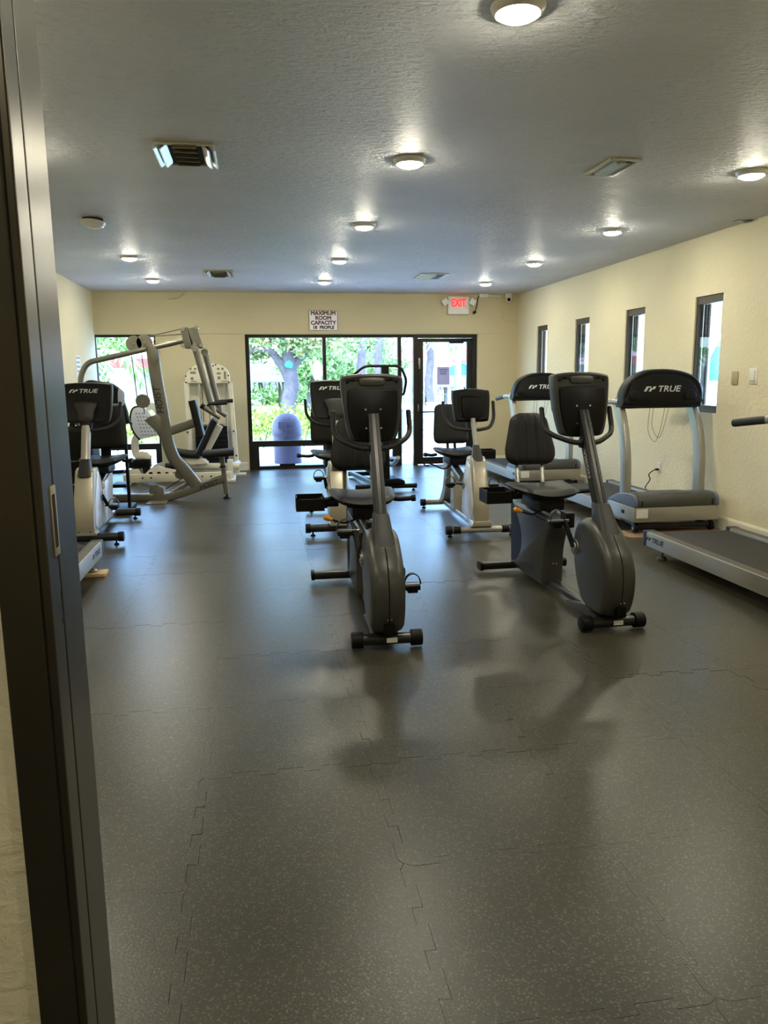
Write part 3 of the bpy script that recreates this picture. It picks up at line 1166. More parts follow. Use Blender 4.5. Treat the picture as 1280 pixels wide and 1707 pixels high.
    for s in (-1, 1):
        MB().cyl((s * .012, .855, .2), (s * .012, .875, .2), .006, n=10).build('screw', CHROME, t)
    MB().sweep([(0, .3, .062), (0, .95, .062)], rrect(.085, .055, .022)).build('floor_rail', CHARM, t)
    MB().sweep([(0, .66, .515), (0, 1.6, .575)], rrect(.07, .05, .01)).build('seat_rail', STEEL, t)
    stabiliser(t, 1.48, .345, .055, .03, CHARM, BLACK, .03, .02, flat=(.1, .055))
    # seat
    b = MB().box(-.09, .09, .92, 1.3, .565, .645)
    b.box(-.12, .12, .98, 1.25, .635, .66)
    b.build('seat_carriage', BLACK, t, bevel=.01)
    MB().box(-.03, .03, .62, .72, .5, .6).build('rail_stop', BLACK, t, bevel=.006)
    seat_pad(.46, .86, 1.3, .675, .07).build('seat', PAD, t)
    pad_mesh(lambda v: (.135 + .062 * min(1, max(0, (1 - v) * 1.45)) - .02 * max(0, .18 - v) / .18) * (1 - .12 * max(0, v - .9) / .1), .845, 1.225, 1.34, .06, ribs=5, lean=.08).build('backrest', PAD, t)
    for s in (-1, 1):
        MB().sweep([(s * .1, 1.27, .64), (s * .1, 1.35, .72), (s * .1, 1.39, .95)], rrect(.03, .016, .004), up=(0, 1, 0)).build('backrest_post', STEEL, t)
    tray(t, -.46, -.27, .98, 1.16, .62, .715)
    MB().box(-.28, -.17, 1.05, 1.11, .635, .675).build('tray_bracket', BLACK, t, bevel=.01)
    grip_arm(t, -1, .2, .3, 1.05, .685, False)
    grip_arm(t, 1, .2, .335, 1.05, .675)
    lv = MB().tube(spline([(-.06, .98, .56), (-.14, .93, .545), (-.2, .92, .56), (-.235, .92, .575)], 4), .007, 8).build('seat_lever', BLACK, t)
    MB().sweep([(-.225, .92, .57), (-.245, .92, .577), (-.275, .92, .588), (-.285, .92, .592)], circ(1, 12), scale=[.009, .017, .018, .008]).build('lever_knob', ORANGE, lv)
    return t


def spline_xy(pts, n=4):
    return [(p.x, p.y) for p in spline([(a, c, 0) for a, c in pts], n, True)]


# ---------------------------------------------------------------- silver recumbent bike with big console
def bike_silver():
    t = empty('recumbent_bike')
    st = stabiliser(t, 0, .33, .075, .038, CHARM, BLACK, .046, .05)
    for s in (-1, 1):
        leveller(st, s * .26, .0, .05)
    out = [(-.055, .115), (.36, .115), (.42, .2), (.44, .36), (.4, .55), (.3, .69), (.2, .70), (.12, .68), (.0, .47), (-.05, .3)]
    MB().extr(out, YZ, -.085, .085).build('housing', CHAMP, t, bevel=.014, seg=3)
    side = spline_xy([(.02, .16), (.34, .15), (.4, .25), (.41, .4), (.36, .56), (.27, .65), (.2, .62), (.08, .46), (.02, .3)], 4)
    for s in (-1, 1):
        MB().shell(side, YZ, [(s * .08, 0), (s * .092, .004), (s * .096, .016)]).build('side_cover', PALE, t)
    MB().box(-.1, .1, -.06, .1, .1, .125).build('housing_foot', CHAMP, t, bevel=.006)
    for s in (-1, 1):
        MB().cyl((s * .05, -.062, .135), (s * .05, -.05, .135), .006, n=8).build('screw', BLACK, t)
    rr = lambda cy, zc, w, d, r: [Vector((x, cy + y, zc)) for x, y in rrect(w, d, r)]
    MB().rings([rr(.13, .63, .12, .15, .03), rr(.16, .69, .11, .12, .03), rr(.2, .78, .085, .085, .025)]).build('mast_boot', DKBOOT, t)
    MB().sweep([(0, .19, .75), (0, .33, 1.07)], rrect(.08, .07, .022), up=(0, 1, 0)).build('mast', SILV, t)
    MB().rings([rr(.32, 1.0, .075, .08, .02), rr(.35, 1.08, .1, .1, .02), rr(.38, 1.16, .15, .1, .02)]).build('console_neck', BLACK, t)
    co = spline_xy([(-.2, 1.46), (-.08, 1.47), (.08, 1.47), (.2, 1.46), (.232, 1.44), (.228, 1.3), (.21, 1.15), (.17, 1.105), (.0, 1.1), (-.17, 1.105), (-.21, 1.15), (-.228, 1.3), (-.232, 1.44)])
    tilt = lambda a, c, d: Vector((a, .43 + d + (c - 1.28) * .22, c))
    MB().shell(co, tilt, [(-.04, .03), (-.045, .01), (-.035, .001), (0, 0), (.03, .002), (.045, .02)]).build('console', BLACK, t)
    MB().shell(co, tilt, [(.012, -.003), (.02, -.004), (.024, -.003)]).build('console_band', SILV, t)
    q = tilt(0, 1.395, -.047)
    text('lettering', 'TRUE', .052, frame(q + Vector((.02, 0, 0)), (1, 0, 0), (0, .22, 1)), LETW, t, ext=.001, shear=.25, sx=1.35)
    emblem(t, q + Vector((-.11, 0, 0)), (1, 0, 0), (0, .22, 1), .046)
    mr = spline_xy([(-.1, 1.29), (.1, 1.29), (.075, 1.2), (.06, 1.12), (-.06, 1.12), (-.075, 1.2)], 3)
    MB().shell(mr, tilt, [(-.03, 0), (-.075, .004), (-.08, .012)]).build('mount_plate', DKBOOT, t)
    scr = spline_xy([(-.18, 1.43), (.18, 1.43), (.16, 1.18), (-.16, 1.18)], 3)
    MB().shell(scr, tilt, [(.03, 0), (.048, 0), (.05, .004)]).build('screen', GLOSS, t)
    handlebar(t, [(-.285, .54, 1.28), (-.28, .5, 1.13), (-.2, .42, 1.05), (-.08, .36, 1.03), (0, .345, 1.03)], r=.015)
    crank_disc(t, .094, .3, .42, 1)
    crank_disc(t, -.094, .3, .42, -1)
    pedal(t, 1, .3, .42, .42, .3, .096, .185)
    pedal(t, -1, .3, .42, .2, .54, .096, .185)
    MB().extr([(.62, .1), (.98, .1), (1.06, .3), (1.14, .56), (.7, .5)], YZ, -.06, .06).build('seat_pedestal', PALE, t, bevel=.012)
    MB().extr([(.55, .1), (.67, .1), (.75, .46), (.62, .43)], YZ, -.055, .055).build('pedestal_front', CHAMP, t, bevel=.01)
    MB().sweep([(0, .0, .085), (0, 1.36, .085)], rrect(.07, .05, .012)).build('floor_rail', STEEL, t)
    MB().sweep([(0, .55, .44), (0, 1.25, .6)], rrect(.07, .05, .01)).build('seat_rail', STEEL, t)
    st = stabiliser(t, 1.36, .28, .075, .038, CHARM, BLACK, .044, .05)
    for s in (-1, 1):
        leveller(st, s * .22, 1.36, .05)
    b = MB().box(-.09, .09, .78, 1.14, .57, .64)
    b.build('seat_carriage', BLACK, t, bevel=.012)
    seat_pad(.46, .72, 1.14, .675, .075).build('seat', PAD, t)
    MB().sweep([(0, 1.1, .62), (0, 1.17, .7), (0, 1.2, .9)], rrect(.1, .03, .008), up=(0, 1, 0)).build('backrest_post', BLACK, t)
    pad_mesh(lambda v: .215 - .05 * max(0, v - .55), .79, 1.25, 1.15, .07, ribs=0, lean=.09).build('backrest', PAD, t)
    grip_arm(t, -1, .2, .36, .9, .68)
    grip_arm(t, 1, .2, .30, .9, .68)
    lv = MB().tube([(.06, .8, .58), (.2, .77, .59)], .007, 8).build('seat_lever', BLACK, t)
    MB().cyl((.19, .772, .59), (.24, .762, .593), .014).build('lever_knob', BLACK, lv)
    return t


def emblem(root, c, xd, yd, s):
    """small slanted block emblem before the lettering"""
    M = frame(c, xd, yd)
    b = MB()
    for q in ([(-.9, -.5), (-.55, -.5), (-.2, .35), (.2, .35), (.2, .6), (-.45, .6)], [(-.2, -.5), (.15, -.5), (.35, -.02), (.7, -.02), (.95, .6), (.55, .6), (.38, .22), (.1, .22)]):
        b.rings([[M @ Vector((x * s, y * s * .62, zz)) for x, y in q] for zz in (-.001, .001)])
    return b.build('emblem', LETW, root, smooth=False)


# ---------------------------------------------------------------- champagne recumbent bike with small console
def bike_champagne():
    t = empty('recumbent_bike')
    st = stabiliser(t, 0, .34, .065, .03, SILV, BLACK, .042, .06)
    for s in (-1, 1):
        MB().cyl((s * .27, 0, .065), (s * .2, 0, .065), .036, n=16).build('clamp_ring', BLACK, st)
        leveller(st, s * .3, 0, .05)
    out = [(-.03, .13), (.45, .13), (.47, .3), (.42, .55), (.3, .74), (.16, .745), (.1, .7), (.03, .5), (-.02, .32)]
    MB().extr(out, YZ, -.075, .075).build('housing', CHAMP, t, bevel=.03, seg=4)
    side = spline_xy([(.03, .16), (.42, .16), (.44, .32), (.38, .55), (.28, .68), (.18, .66), (.08, .48)], 4)
    for s in (-1, 1):
        MB().shell(side, YZ, [(s * .07, 0), (s * .08, .004), (s * .084, .014)]).build('side_cover', PALE, t)
    MB().extr([(-.105, .1), (.105, .1), (.085, .15), (-.085, .15)], XZ, -.05, .12).build('housing_foot', CHAMP, t, bevel=.012)
    rr = lambda cy, zc, w, d, r: [Vector((x, cy + y, zc)) for x, y in rrect(w, d, r)]
    MB().rings([rr(.17, .70, .12, .14, .04), rr(.2, .78, .085, .09, .03), rr(.23, .85, .06, .065, .025)]).build('mast_boot', DKBOOT, t)
    MB().sweep([(0, .22, .82), (0, .36, 1.09)], circ(.024, 14), up=(0, 1, 0)).build('mast', SILV, t)
    co = spline_xy([(-.15, 1.365), (0, 1.38), (.15, 1.365), (.185, 1.35), (.186, 1.24), (.17, 1.09), (.14, 1.06), (0, 1.055), (-.14, 1.06), (-.17, 1.09), (-.186, 1.24), (-.185, 1.35)])
    tilt = lambda a, c, d: Vector((a, .45 + d + (c - 1.2) * .22, c))
    MB().shell(co, tilt, [(-.05, .05), (-.052, .03), (-.035, .004), (0, 0), (.03, .002), (.04, .016)]).build('console', BLACK, t)
    inn = spline_xy([(-.09, 1.31), (.09, 1.31), (.1, 1.28), (.085, 1.1), (-.085, 1.1), (-.1, 1.28)], 3)
    MB().shell(inn, tilt, [(-.03, 0), (-.068, .004), (-.072, .012)]).build('back_panel', GLOSS, t)
    MB().shell(spline_xy([(-.14, 1.34), (.14, 1.34), (.13, 1.12), (-.13, 1.12)], 3), tilt, [(.02, 0), (.042, 0), (.044, .004)]).build('screen', GLOSS, t)
    handlebar(t, [(-.255, .56, 1.245), (-.25, .5, 1.08), (-.19, .42, 1.0), (-.06, .33, .985), (0, .325, .985)], r=.0175)
    crank_disc(t, -.083, .38, .45, -1)
    pedal(t, -1, .38, .45, .52, .44, .084, .19)
    pedal(t, 1, .38, .45, .24, .46, .084, .18)
    MB().extr([(1.6, .07), (1.7, .07), (1.5, .26), (1.42, .44), (1.5, .6), (1.25, .56), (1.32, .3), (1.42, .16)], YZ, -.06, .06).build('seat_pedestal', SILV, t, bevel=.012)
    MB().extr([(.93, .09), (1.12, .09), (1.1, .5), (.95, .47)], YZ, -.055, .055).build('pedestal_front', CHAMP, t, bevel=.01)
    MB().sweep([(0, .05, .085), (0, 1.66, .085)], rrect(.085, .055, .012)).build('floor_rail', STEEL, t)
    MB().sweep([(0, .75, .45), (0, 1.55, .62)], rrect(.075, .055, .01)).build('seat_rail', STEEL, t)
    st = stabiliser(t, 1.68, .28, .065, .03, SILV, BLACK, .04, .06)
    for s in (-1, 1):
        leveller(st, s * .24, 1.68, .05)
    MB().box(-.09, .09, .98, 1.32, .57, .65).build('seat_carriage', BLACK, t, bevel=.012)
    seat_pad(.44, .92, 1.32, .68, .075).build('seat', PAD, t)
    for s in (-1, 1):
        MB().sweep([(s * .04, 1.28, .64), (s * .04, 1.32, .74), (s * .04, 1.36, .9)], rrect(.03, .02, .005), up=(0, 1, 0)).build('backrest_post', BLACK, t)
    pad_mesh(lambda v: .195 - .035 * max(0, v - .3), .77, 1.2, 1.32, .065, ribs=0, lean=.1).build('backrest', PAD, t)
    tray(t, .27, .43, 1.05, 1.2, .62, .72)
    MB().box(.17, .28, 1.09, 1.15, .64, .68).build('tray_bracket', BLACK, t, bevel=.01)
    grip_arm(t, -1, .2, .34, 1.1, .67)
    lv = MB().tube(spline([(-.06, 1.05, .56), (-.15, 1.02, .53), (-.25, 1.0, .57), (-.33, 1.0, .6), (-.36, 1.0, .59), (-.35, 1.0, .57), (-.31, 1.0, .57)], 4), .008, 8).build('seat_lever', BLACK, t)
    return t


bd = bike_dark()
bd.location = (.675, 4.11, 0)
bd.rotation_euler.z = -.02
tag(bd, 'charcoal recumbent exercise bike standing alone in the middle foreground', 'exercise bike', 'charcoal recumbent bikes')
b2_ = copy_tree(bd)
b2_.location = (2.045, 4.16, 0)
b2_.rotation_euler.z = .03
tag(b2_, 'charcoal recumbent exercise bike in the right foreground beside the treadmills', 'exercise bike', 'charcoal recumbent bikes')
bs = bike_silver()
bs.location = (-1.58, 7.29, 0)
bs.rotation_euler.z = -.005
tag(bs, 'silver recumbent exercise bike by the left wall', 'exercise bike', 'silver recumbent bikes')
bs2 = copy_tree(bs)
bs2.location = (.75, 7.3, 0)
bs2.rotation_euler.z = -.03
tag(bs2, 'silver recumbent exercise bike directly behind the middle charcoal bike', 'exercise bike', 'silver recumbent bikes')
bc = bike_champagne()
bc.location = (2.06, 6.97, 0)
bc.rotation_euler.z = -.03
tag(bc, 'champagne recumbent exercise bike with small black console in front of the glass door', 'exercise bike')


# ------------------------------------------------------------------ treadmills
def treadmill():
    t = empty('treadmill')
    W = .425
    # frame under the deck, front wheels
    MB().box(-.36, .36, .3, 2.18, .085, .13).build('deck', BLACK, t, bevel=.004)
    b = MB().box(-.34, .34, .33, 2.23, .168, .178)
    b.sweep([(-.33, 2.22, .15), (.33, 2.22, .15)], circ(.026, 14))
    b.build('running_belt', BELT, t)
    for s in (-1, 1):
        x0, x1 = sorted((s * .335, s * W))
        r = MB().box(x0, x1, .3, 2.2, .085, .205).build('side_rail', ALU, t, bevel=.006)
        for k in range(4):
            xx = s * (.347 + k * .019)
            MB().box(xx - .006, xx + .006, .5, 2.19, .2035, .2075).build('tread_strip', mat('ribbed rail strip', (92, 90, 84), .6), r, smooth=False)
        MB().box(*sorted((s * .333, s * (W + .003))), 2.185, 2.25, .08, .21).build('end_cap', mat('dark blue end cap', (34, 42, 54), .5), r, bevel=.012)
        text('lettering', 'TRUE', .06, frame((s * (W + .0006), 2.01, .15), (0, s, 0), (0, 0, 1)), LETD, r, ext=.0008, shear=.2, sx=1.3)
        e = emblem(t, Vector((s * (W + .0006), 2.01 - s * .14, .15)), (0, s, 0), (0, 0, 1), .045)
        e.data.materials[0] = LETD
        e.parent = r
        f = MB().cyl((s * .37, 2.02, .02), (s * .37, 2.02, .09), .011, n=10)
        f.lathe([(.04, .0005), (.042, .014), (.03, .026), (.012, .03)], 18, c=(s * .37, 2.02, 0))
        f.build('leveller_foot', STEEL, t)
        w = MB().cyl((s * .37, .06, .046), (s * .405, .06, .046), .045, n=20).build('front_wheel', BLACK, t, bevel=.006)
        MB().cyl((s * .404, .06, .046), (s * .412, .06, .046), .016, n=12).build('hub', STEEL, w)
        MB().sweep([(s * .345, .05, .06), (s * .345, .6, .1)], rrect(.03, .04, .006)).build('lift_arm', CHARM, t)
    MB().sweep([(-.37, .06, .06), (.37, .06, .06)], rrect(.035, .045, .008)).build('lift_bar', CHARM, t)
    # motor housing
    MB().box(-W - .01, W + .01, .0, .56, .108, .25).build('motor_housing', ALU, t, bevel=.012)
    MB().box(W * -.97, W * -.7, -.003, .005, .15, .235).build('serial_sticker', STICK, t, smooth=False)
    hp_ = [(.0, .25), (.0, .31), (.02, .345), (.06, .365), (.16, .37), (.34, .35), (.48, .30), (.58, .25)]
    MB().extr(hp_, YZ, -W + .03, W - .03).build('hood', HOOD, t, bevel=.008, seg=2)
    MB().extr([(.004, .252), (.01, .32), (.06, .372), (.16, .38), (.3, .366), (.44, .325), (.57, .252)], YZ, -.16, .16).build('hood_crown', HOOD, t, bevel=.012)
    for s in (-1, 1):
        MB().extr([(a, c) for a, c in hp_], YZ, *sorted((s * (W - .03), s * (W + .008)))).build('hood_side', HOOD_SKY, t, bevel=.012, seg=3)
        MB().box(*sorted((s * (W - .07), s * (W - .06))), -.004, .02, .258, .315).build('hood_vent', GLOSS, t)
    MB().box(-W - .014, -W - .008, .2, .26, .165, .2).build('power_inlet', GLOSS, t, bevel=.002)
    # curved uprights
    for s in (-1, 1):
        path = spline([(s * .385, .3, .24), (s * .385, .3, .45), (s * .388, .315, .7), (s * .388, .38, .95), (s * .385, .5, 1.16), (s * .385, .56, 1.24)], 6)
        MB().sweep(path, rrect(.06, .13, .014, 3), up=(0, 1, 0)).build('upright', SILV, t)
        arm = MB().sweep(fillet([(s * .4, .48, 1.22), (s * .42, .62, 1.225), (s * .42, .76, 1.21)], .05), rrect(.05, .05, .016), up=(0, 0, 1)).build('handrail', SILV, t)
        MB().sweep([(s * .42, .74, 1.212), (s * .42, 1.08, 1.172)], rrect(.056, .052, .022, 4)).build('grip', FOAM, arm)
    co = spline_xy([(-.40, 1.165), (-.2, 1.162), (0, 1.162), (.2, 1.162), (.38, 1.168), (.415, 1.2), (.43, 1.3), (.405, 1.40), (.32, 1.48), (.17, 1.525), (0, 1.537), (-.16, 1.52), (-.3, 1.455), (-.38, 1.35), (-.415, 1.22)], 4)
    tilt = lambda a, c, d: Vector((a, .40 + d + (c - 1.2) * .12, c))
    MB().shell(co, tilt, [(-.025, .03), (-.03, .016), (-.02, .003), (.0, 0), (.1, .0), (.16, .02), (.19, .06)]).build('console', BLACK, t)
    MB().shell(spline_xy([(-.36, 1.2), (.36, 1.2), (.38, 1.3), (.28, 1.44), (0, 1.49), (-.28, 1.44), (-.36, 1.3)], 4), tilt, [(-.02, 0), (-.034, .002), (-.037, .01)]).build('back_panel', GLOSS, t)
    MB().shell(spline_xy([(-.2, 1.42), (.2, 1.42), (.18, 1.25), (-.18, 1.25)], 3), tilt, [(.15, 0), (.192, 0), (.195, .005)]).build('screen', GLOSS, t)
    for s in (-1, 1):
        MB().shell(spline_xy([(s * .24, 1.24), (s * .34, 1.24), (s * .35, 1.3), (s * .32, 1.33), (s * .26, 1.33), (s * .23, 1.29)], 3), tilt, [(-.03, 0), (-.046, .004), (-.05, .012)]).build('cup_boss', BLACK, t)
    q = tilt(.03, 1.345, -.038)
    text('lettering', 'TRUE', .082, frame(q + Vector((.03, 0, 0)), (1, 0, 0), (0, .12, 1)), LETW, t, ext=.001, shear=.25, sx=1.2)
    emblem(t, q + Vector((-.165, 0, 0)), (1, 0, 0), (0, .12, 1), .07)
    b = MB()
    for x0, x1, zz in ((-.06, .1, .82), (-.02, .14, .86)):
        b = MB().tube(spline([(x0, .5, 1.17), (x0, .52, zz + .12), ((x0 + x1) / 2, .53, zz), (x1 - .03, .53, zz + .1), (x1, .5, 1.17)], 6), .0022, 6)
        b.build('headphone_wire', CABLE, t)
    return t


tm = treadmill()
tm.location = (3.90, 6.69, .014)
tag(tm, 'silver treadmill with arched black console nearer of the two facing consoles', 'treadmill', 'treadmills')
t2 = copy_tree(tm)
t2.location = (3.87, 9.86, 0)
tag(t2, 'silver treadmill with black console at the far end of the right wall', 'treadmill', 'treadmills')
t3 = copy_tree(tm)
t3.location = (3.605, 3.72, 0)
tag(t3, 'treadmill at the right edge showing only its deck end and one handrail', 'treadmill', 'treadmills')
text('lettering', 'LLI', .05, frame((-.29, .80, .1785), (0, -1, 0), (1, 0, 0)), LETW, t3, ext=.0004)
t4 = copy_tree(tm)
t4.location = (-1.68, 4.11, .03)
tag(t4, 'treadmill at the left wall, deck end propped on a wood block', 'treadmill', 'treadmills')
wb = MB().box(-1.44, -1.2, 6.06, 6.21, .0008, .0285).build('wood_block', WOOD, bevel=.003)
tag(wb, 'small pale wood block under the left treadmill foot', 'wood block')
wb2 = MB().box(-2.15, -1.95, 6.06, 6.21, .0008, .0285).build('wood_block', WOOD, bevel=.003)
tag(wb2, 'pale wood block under the hidden far foot of the left treadmill', 'wood block')
wb3 = MB().box(-2.16, -1.2, 4.09, 4.25, .0008, .0285).build('wood_board', WOOD, bevel=.003)
tag(wb3, 'long pale wood board under the front of the left treadmill', 'wood board')
BRD = mat('tan hardboard', (138, 112, 88), .6, var=.1, vscale=12)
pb = MB().extr(spline_xy([(3.36, 6.62), (3.5, 6.56), (4.2, 6.58), (4.34, 6.66), (4.34, 6.86), (3.36, 6.88)], 4), XY, .0008, .0125).build('board', BRD)
tag(pb, 'tan board under the front wheels of the nearer treadmill', 'board')
pb2 = MB().box(3.45, 4.35, 8.62, 8.8, .0008, .0125).build('board', BRD)
tag(pb2, 'tan board under the rear feet of the nearer treadmill', 'board')


# ------------------------------------------------------------------ elliptical by the window
el = empty('elliptical_trainer', (1.67, 10.1, 0), label='black elliptical trainer with a high looped handlebar near the storefront', cat='elliptical')
st = stabiliser(el, 0, .415, .06, .03, BLACK, BLACK, .033, .03)
for s in (-1, 1):
    leveller(st, s * .37, 0, .04)
MB().sweep([(0, .02, .05), (0, .04, .8), (0, .06, 1.5)], rrect(.1, .09, .02), up=(0, 1, 0)).build('column', BLACK, el)
MB().extr([(-.02, .09), (.25, .09), (.24, .14), (.16, .17), (-.02, .16)], XZ, -.06, .3).build('front_cover', BLACK, el, bevel=.015)
b = MB()
path = [(-.53, .35, 1.40), (-.40, .15, 1.53), (-.27, .02, 1.64), (.2, .0, 1.64), (.285, .03, 1.47), (.285, .2, 1.26), (.18, .3, 1.25)]
b.tube(fillet(path, .07), .017, 10)
b.build('handle_loop', FOAM, el)
MB().box(-.05, .05, .0, .08, 1.48, 1.64).build('handle_stem', BLACK, el, bevel=.008)
MB().box(-.12, .11, -.01, .2, 1.49, 1.53).build('console', BLACK, el, bevel=.01)
for s in (-1, 1):
    MB().sweep([(s * .1, .05, .07), (s * .3, 1.5, .07)], rrect(.05, .06, .01)).build('base_rail', CHARM, el)
    MB().sweep(spline([(s * .2, .2, .42), (s * .22, .7, .28), (s * .26, 1.35, .26)], 5), rrect(.05, .05, .014)).build('pedal_arm', SILV, el)
    fp = MB().shell(spline_xy([(-.06, -.15), (.06, -.15), (.075, .1), (.05, .2), (-.05, .2), (-.075, .1)], 3), lambda a, c, d: Vector((s * .25 + a, .85 + c, .31 + d)), [(0, 0), (.03, 0), (.04, .01)])
    fp.build('foot_plate', BLACK, el)
MB().sweep([(-.33, 1.52, .05), (.33, 1.52, .05)], rrect(.06, .06, .015)).build('rear_bar', BLACK, el)
b = MB().lathe([(.2, -.1), (.24, -.07), (.24, .07), (.2, .1)], 24, c=(0, 1.35, .33), M=Matrix.Rotation(PI / 2, 3, 'Y'))
b.build('flywheel_cover', SILV, el)
MB().extr([(1.2, .08), (1.5, .08), (1.42, .3), (1.28, .3)], YZ, -.05, .05).build('flywheel_stand', CHARM, el, bevel=.01)

# ------------------------------------------------------------------ dark stepper behind the left bike
sp_ = empty('stair_stepper', (-1.78, 9.15, 0), label='black stair stepper with silver trimmed console behind the left silver bike', cat='stair stepper')
MB().box(-.3, .33, -.22, .3, .004, .06).build('base', BLACK, sp_, bevel=.012)
MB().extr([(-.2, .05), (.26, .05), (.24, .6), (.12, .98), (-.14, 1.0), (-.22, .6)], YZ, -.3, -.03).build('body', BLACK, sp_, bevel=.03, seg=3)
MB().sweep([(.305, -.05, .05), (.305, -.04, .9), (.29, -.02, 1.02)], rrect(.035, .05, .01), up=(0, 1, 0)).build('side_post', BLACK, sp_)
MB().sweep([(-.26, -.05, .95), (-.2, .02, 1.25)], rrect(.05, .06, .012), up=(0, 1, 0)).build('neck', BLACK, sp_)
tl2 = lambda a, c, d: Vector((a + .06, d + (c - 1.3) * .3, c))
MB().shell(spline_xy([(-.3, 1.04), (.26, 1.0), (.3, 1.1), (.26, 1.25), (.25, 1.36), (.12, 1.46), (-.0, 1.48), (-.12, 1.495), (-.2, 1.44), (-.3, 1.3)], 4), tl2, [(-.05, .03), (-.055, .015), (-.04, .002), (.02, 0), (.06, .02)]).build('console', BLACK, sp_)
MB().shell(spline_xy([(.2, 1.22), (.26, 1.22), (.262, 1.34), (.2, 1.4)], 3), tl2, [(-.04, 0), (-.062, .002), (-.066, .01)]).build('console_trim', mat('pale blue silver trim', (168, 178, 200), .25, metal=.3), sp_)
for s in (-1, 1):
    MB().tube(spline([(s * .28, .0, 1.0), (s * .3, .2, 1.03), (s * .3, .45, .98)], 5), .017, 10).build('handrail', FOAM, sp_)
    MB().box(s * .14 - .08 + .02, s * .14 + .08 + .02, .2, .5, .2 + .05 * s, .24 + .05 * s).build('step', BLACK, sp_, bevel=.01)

# ------------------------------------------------------------------ multi-gym press station (silver)
HY = 9.9
HO = Vector((-1.0, HY, 0))
ho = empty('press_machine', HO, label='warm silver seated press machine with overhead tube and pulleys', cat='weight machine')


def hp3(X, Y, dy=0.):
    p = at_y(80 + X / 3.765, 520 + Y / 3.765, HY + dy)
    return Vector((p.x - HO.x, p.y - HO.y, p.z))


up_pts = [(655, 235), (678, 400), (713, 600), (738, 745), (757, 835), (795, 925), (850, 985), (930, 1085)]
path = spline([hp3(*p) for p in up_pts], 5)
MB().sweep(path, rrect(.10, .145, .02), up=(1, 0, 0)).build('upright', HOISTM, ho, smooth=True)
base = spline([hp3(400, 1168), hp3(560, 1165), hp3(700, 1163), hp3(800, 1150), hp3(930, 1105), hp3(1020, 1073), hp3(1105, 1045)], 5)
MB().sweep(base, rrect(.09, .1, .02)).build('base_beam', HOISTM, ho)
MB().sweep([hp3(735, 1165), hp3(905, 1060)], rrect(.05, .05, .01)).build('brace', HOISTM, ho)
lg = MB().sweep([hp3(1090, 900), hp3(1120, 1140)], rrect(.06, .06, .015), up=(0, 1, 0)).build('front_leg', HOISTM, ho)
MB().sweep([hp3(1096, 965), hp3(1098, 975)], rrect(.075, .075, .015), up=(0, 1, 0)).build('collar', BLACK, lg)
ft = hp3(1123, 1150)
b = MB().cyl((ft.x, 0, .02), (ft.x, 0, ft.z + .03), .012, n=10)
b.lathe([(.05, .0008), (.05, .012), (.03, .03), (.012, .034)], 18, c=(ft.x, 0, 0))
b.build('foot', BLACK, lg)
pl = hp3(705, 1190)
MB().box(pl.x - .13, pl.x + .1, -.3, .3, .0008, .012).build('floor_plate', HOISTM, ho, bevel=.003)
MB().extr([(pl.x - .1, .012), (pl.x + .06, .012), (pl.x + .05, .17), (pl.x - .0, .19), (pl.x - .05, .14)], XZ, -.06, .06).build('gusset', HOISTM, ho, bevel=.005)
e0 = hp3(400, 1168)
MB().box(e0.x - .05, e0.x + .06, -.32, .32, .0008, .075).build('rear_foot', HOISTM, ho, bevel=.01)
# seat and pads
sa, sb = hp3(975, 893), hp3(1168, 876)
MB().sweep([sa, sa.lerp(sb, .5), sb], rrect(.36, .075, .03, 4)).build('seat', PAD, ho)
aa, ab = hp3(750, 752), hp3(915, 695)
MB().sweep([aa, ab], rrect(.09, .115, .02)).build('pad_arm', HOISTM, ho)
ca, cb = hp3(905, 555), hp3(962, 775)
bp = MB().sweep([ca, ca.lerp(cb, .5), cb], rrect(.3, .085, .03, 4), up=(1, 0, 0)).build('chest_pad', PAD, ho)
# overhead tube
tp = fillet([hp3(850, 180), hp3(245, 318), hp3(205, 400), hp3(208, 700), hp3(215, 1100)], .22, 8)
MB().tube(tp, .033, 14).build('overhead_tube', HOISTM, ho)
# head block with pivots
h0, h1 = hp3(832, 98), hp3(935, 215)
for s in (-1, 1):
    for xa, xb in ((h0.x, h0.x + .09), (h1.x - .1, h1.x)):
        MB().extr([(xa, h0.z - .02), (xb, h0.z), (xb + .07, h1.z - .02), (xa + .05, h1.z - .03)], XZ, *sorted((s * .1, s * .115))).build('pivot_plate', HOISTM, ho, bevel=.004)
MB().box(h0.x + .03, h1.x - .03, -.1, .1, h1.z + .04, h0.z - .06).build('pivot_block', BLACK, ho, bevel=.01)
for X, Y in ((850, 112), (935, 100), (850, 215), (925, 205), (965, 212)):
    q = hp3(X, Y)
    MB().cyl((q.x, -.13, q.z), (q.x, .13, q.z), .022, n=12).build('pivot_pin', STEEL, ho)
# press arms with handles
for dy, a, c in ((-.16, (922, 225), (1042, 645)), (.2, (985, 255), (1082, 632))):
    p0, p1 = hp3(*a, dy), hp3(*c, dy)
    arm = MB().tube([p0, p1], .037, 14).build('press_arm', HOISTM, ho)
    MB().cyl(p0 + Vector((0, -.05, 0)), p0 + Vector((0, .05, 0)), .045).build('arm_joint', STEEL, arm)
    k = hp3(c[0] + 8, c[1] - 68, dy)
    MB().tube([k + Vector((-.08, -.02, .0)), k + Vector((.14, .0, .012))], .024, 12).build('handle', FOAM, arm)
    k2 = p1
    MB().tube([k2 + Vector((-.14, -.02, .11)), k2 + Vector((.07, .0, -.04))], .03, 12).build('lower_handle', HOISTM, arm)
    MB().tube([k2 + Vector((-.15, -.021, .117)), k2 + Vector((-.115, -.017, .092))], .032, 12).build('handle_cap', BLACK, arm)
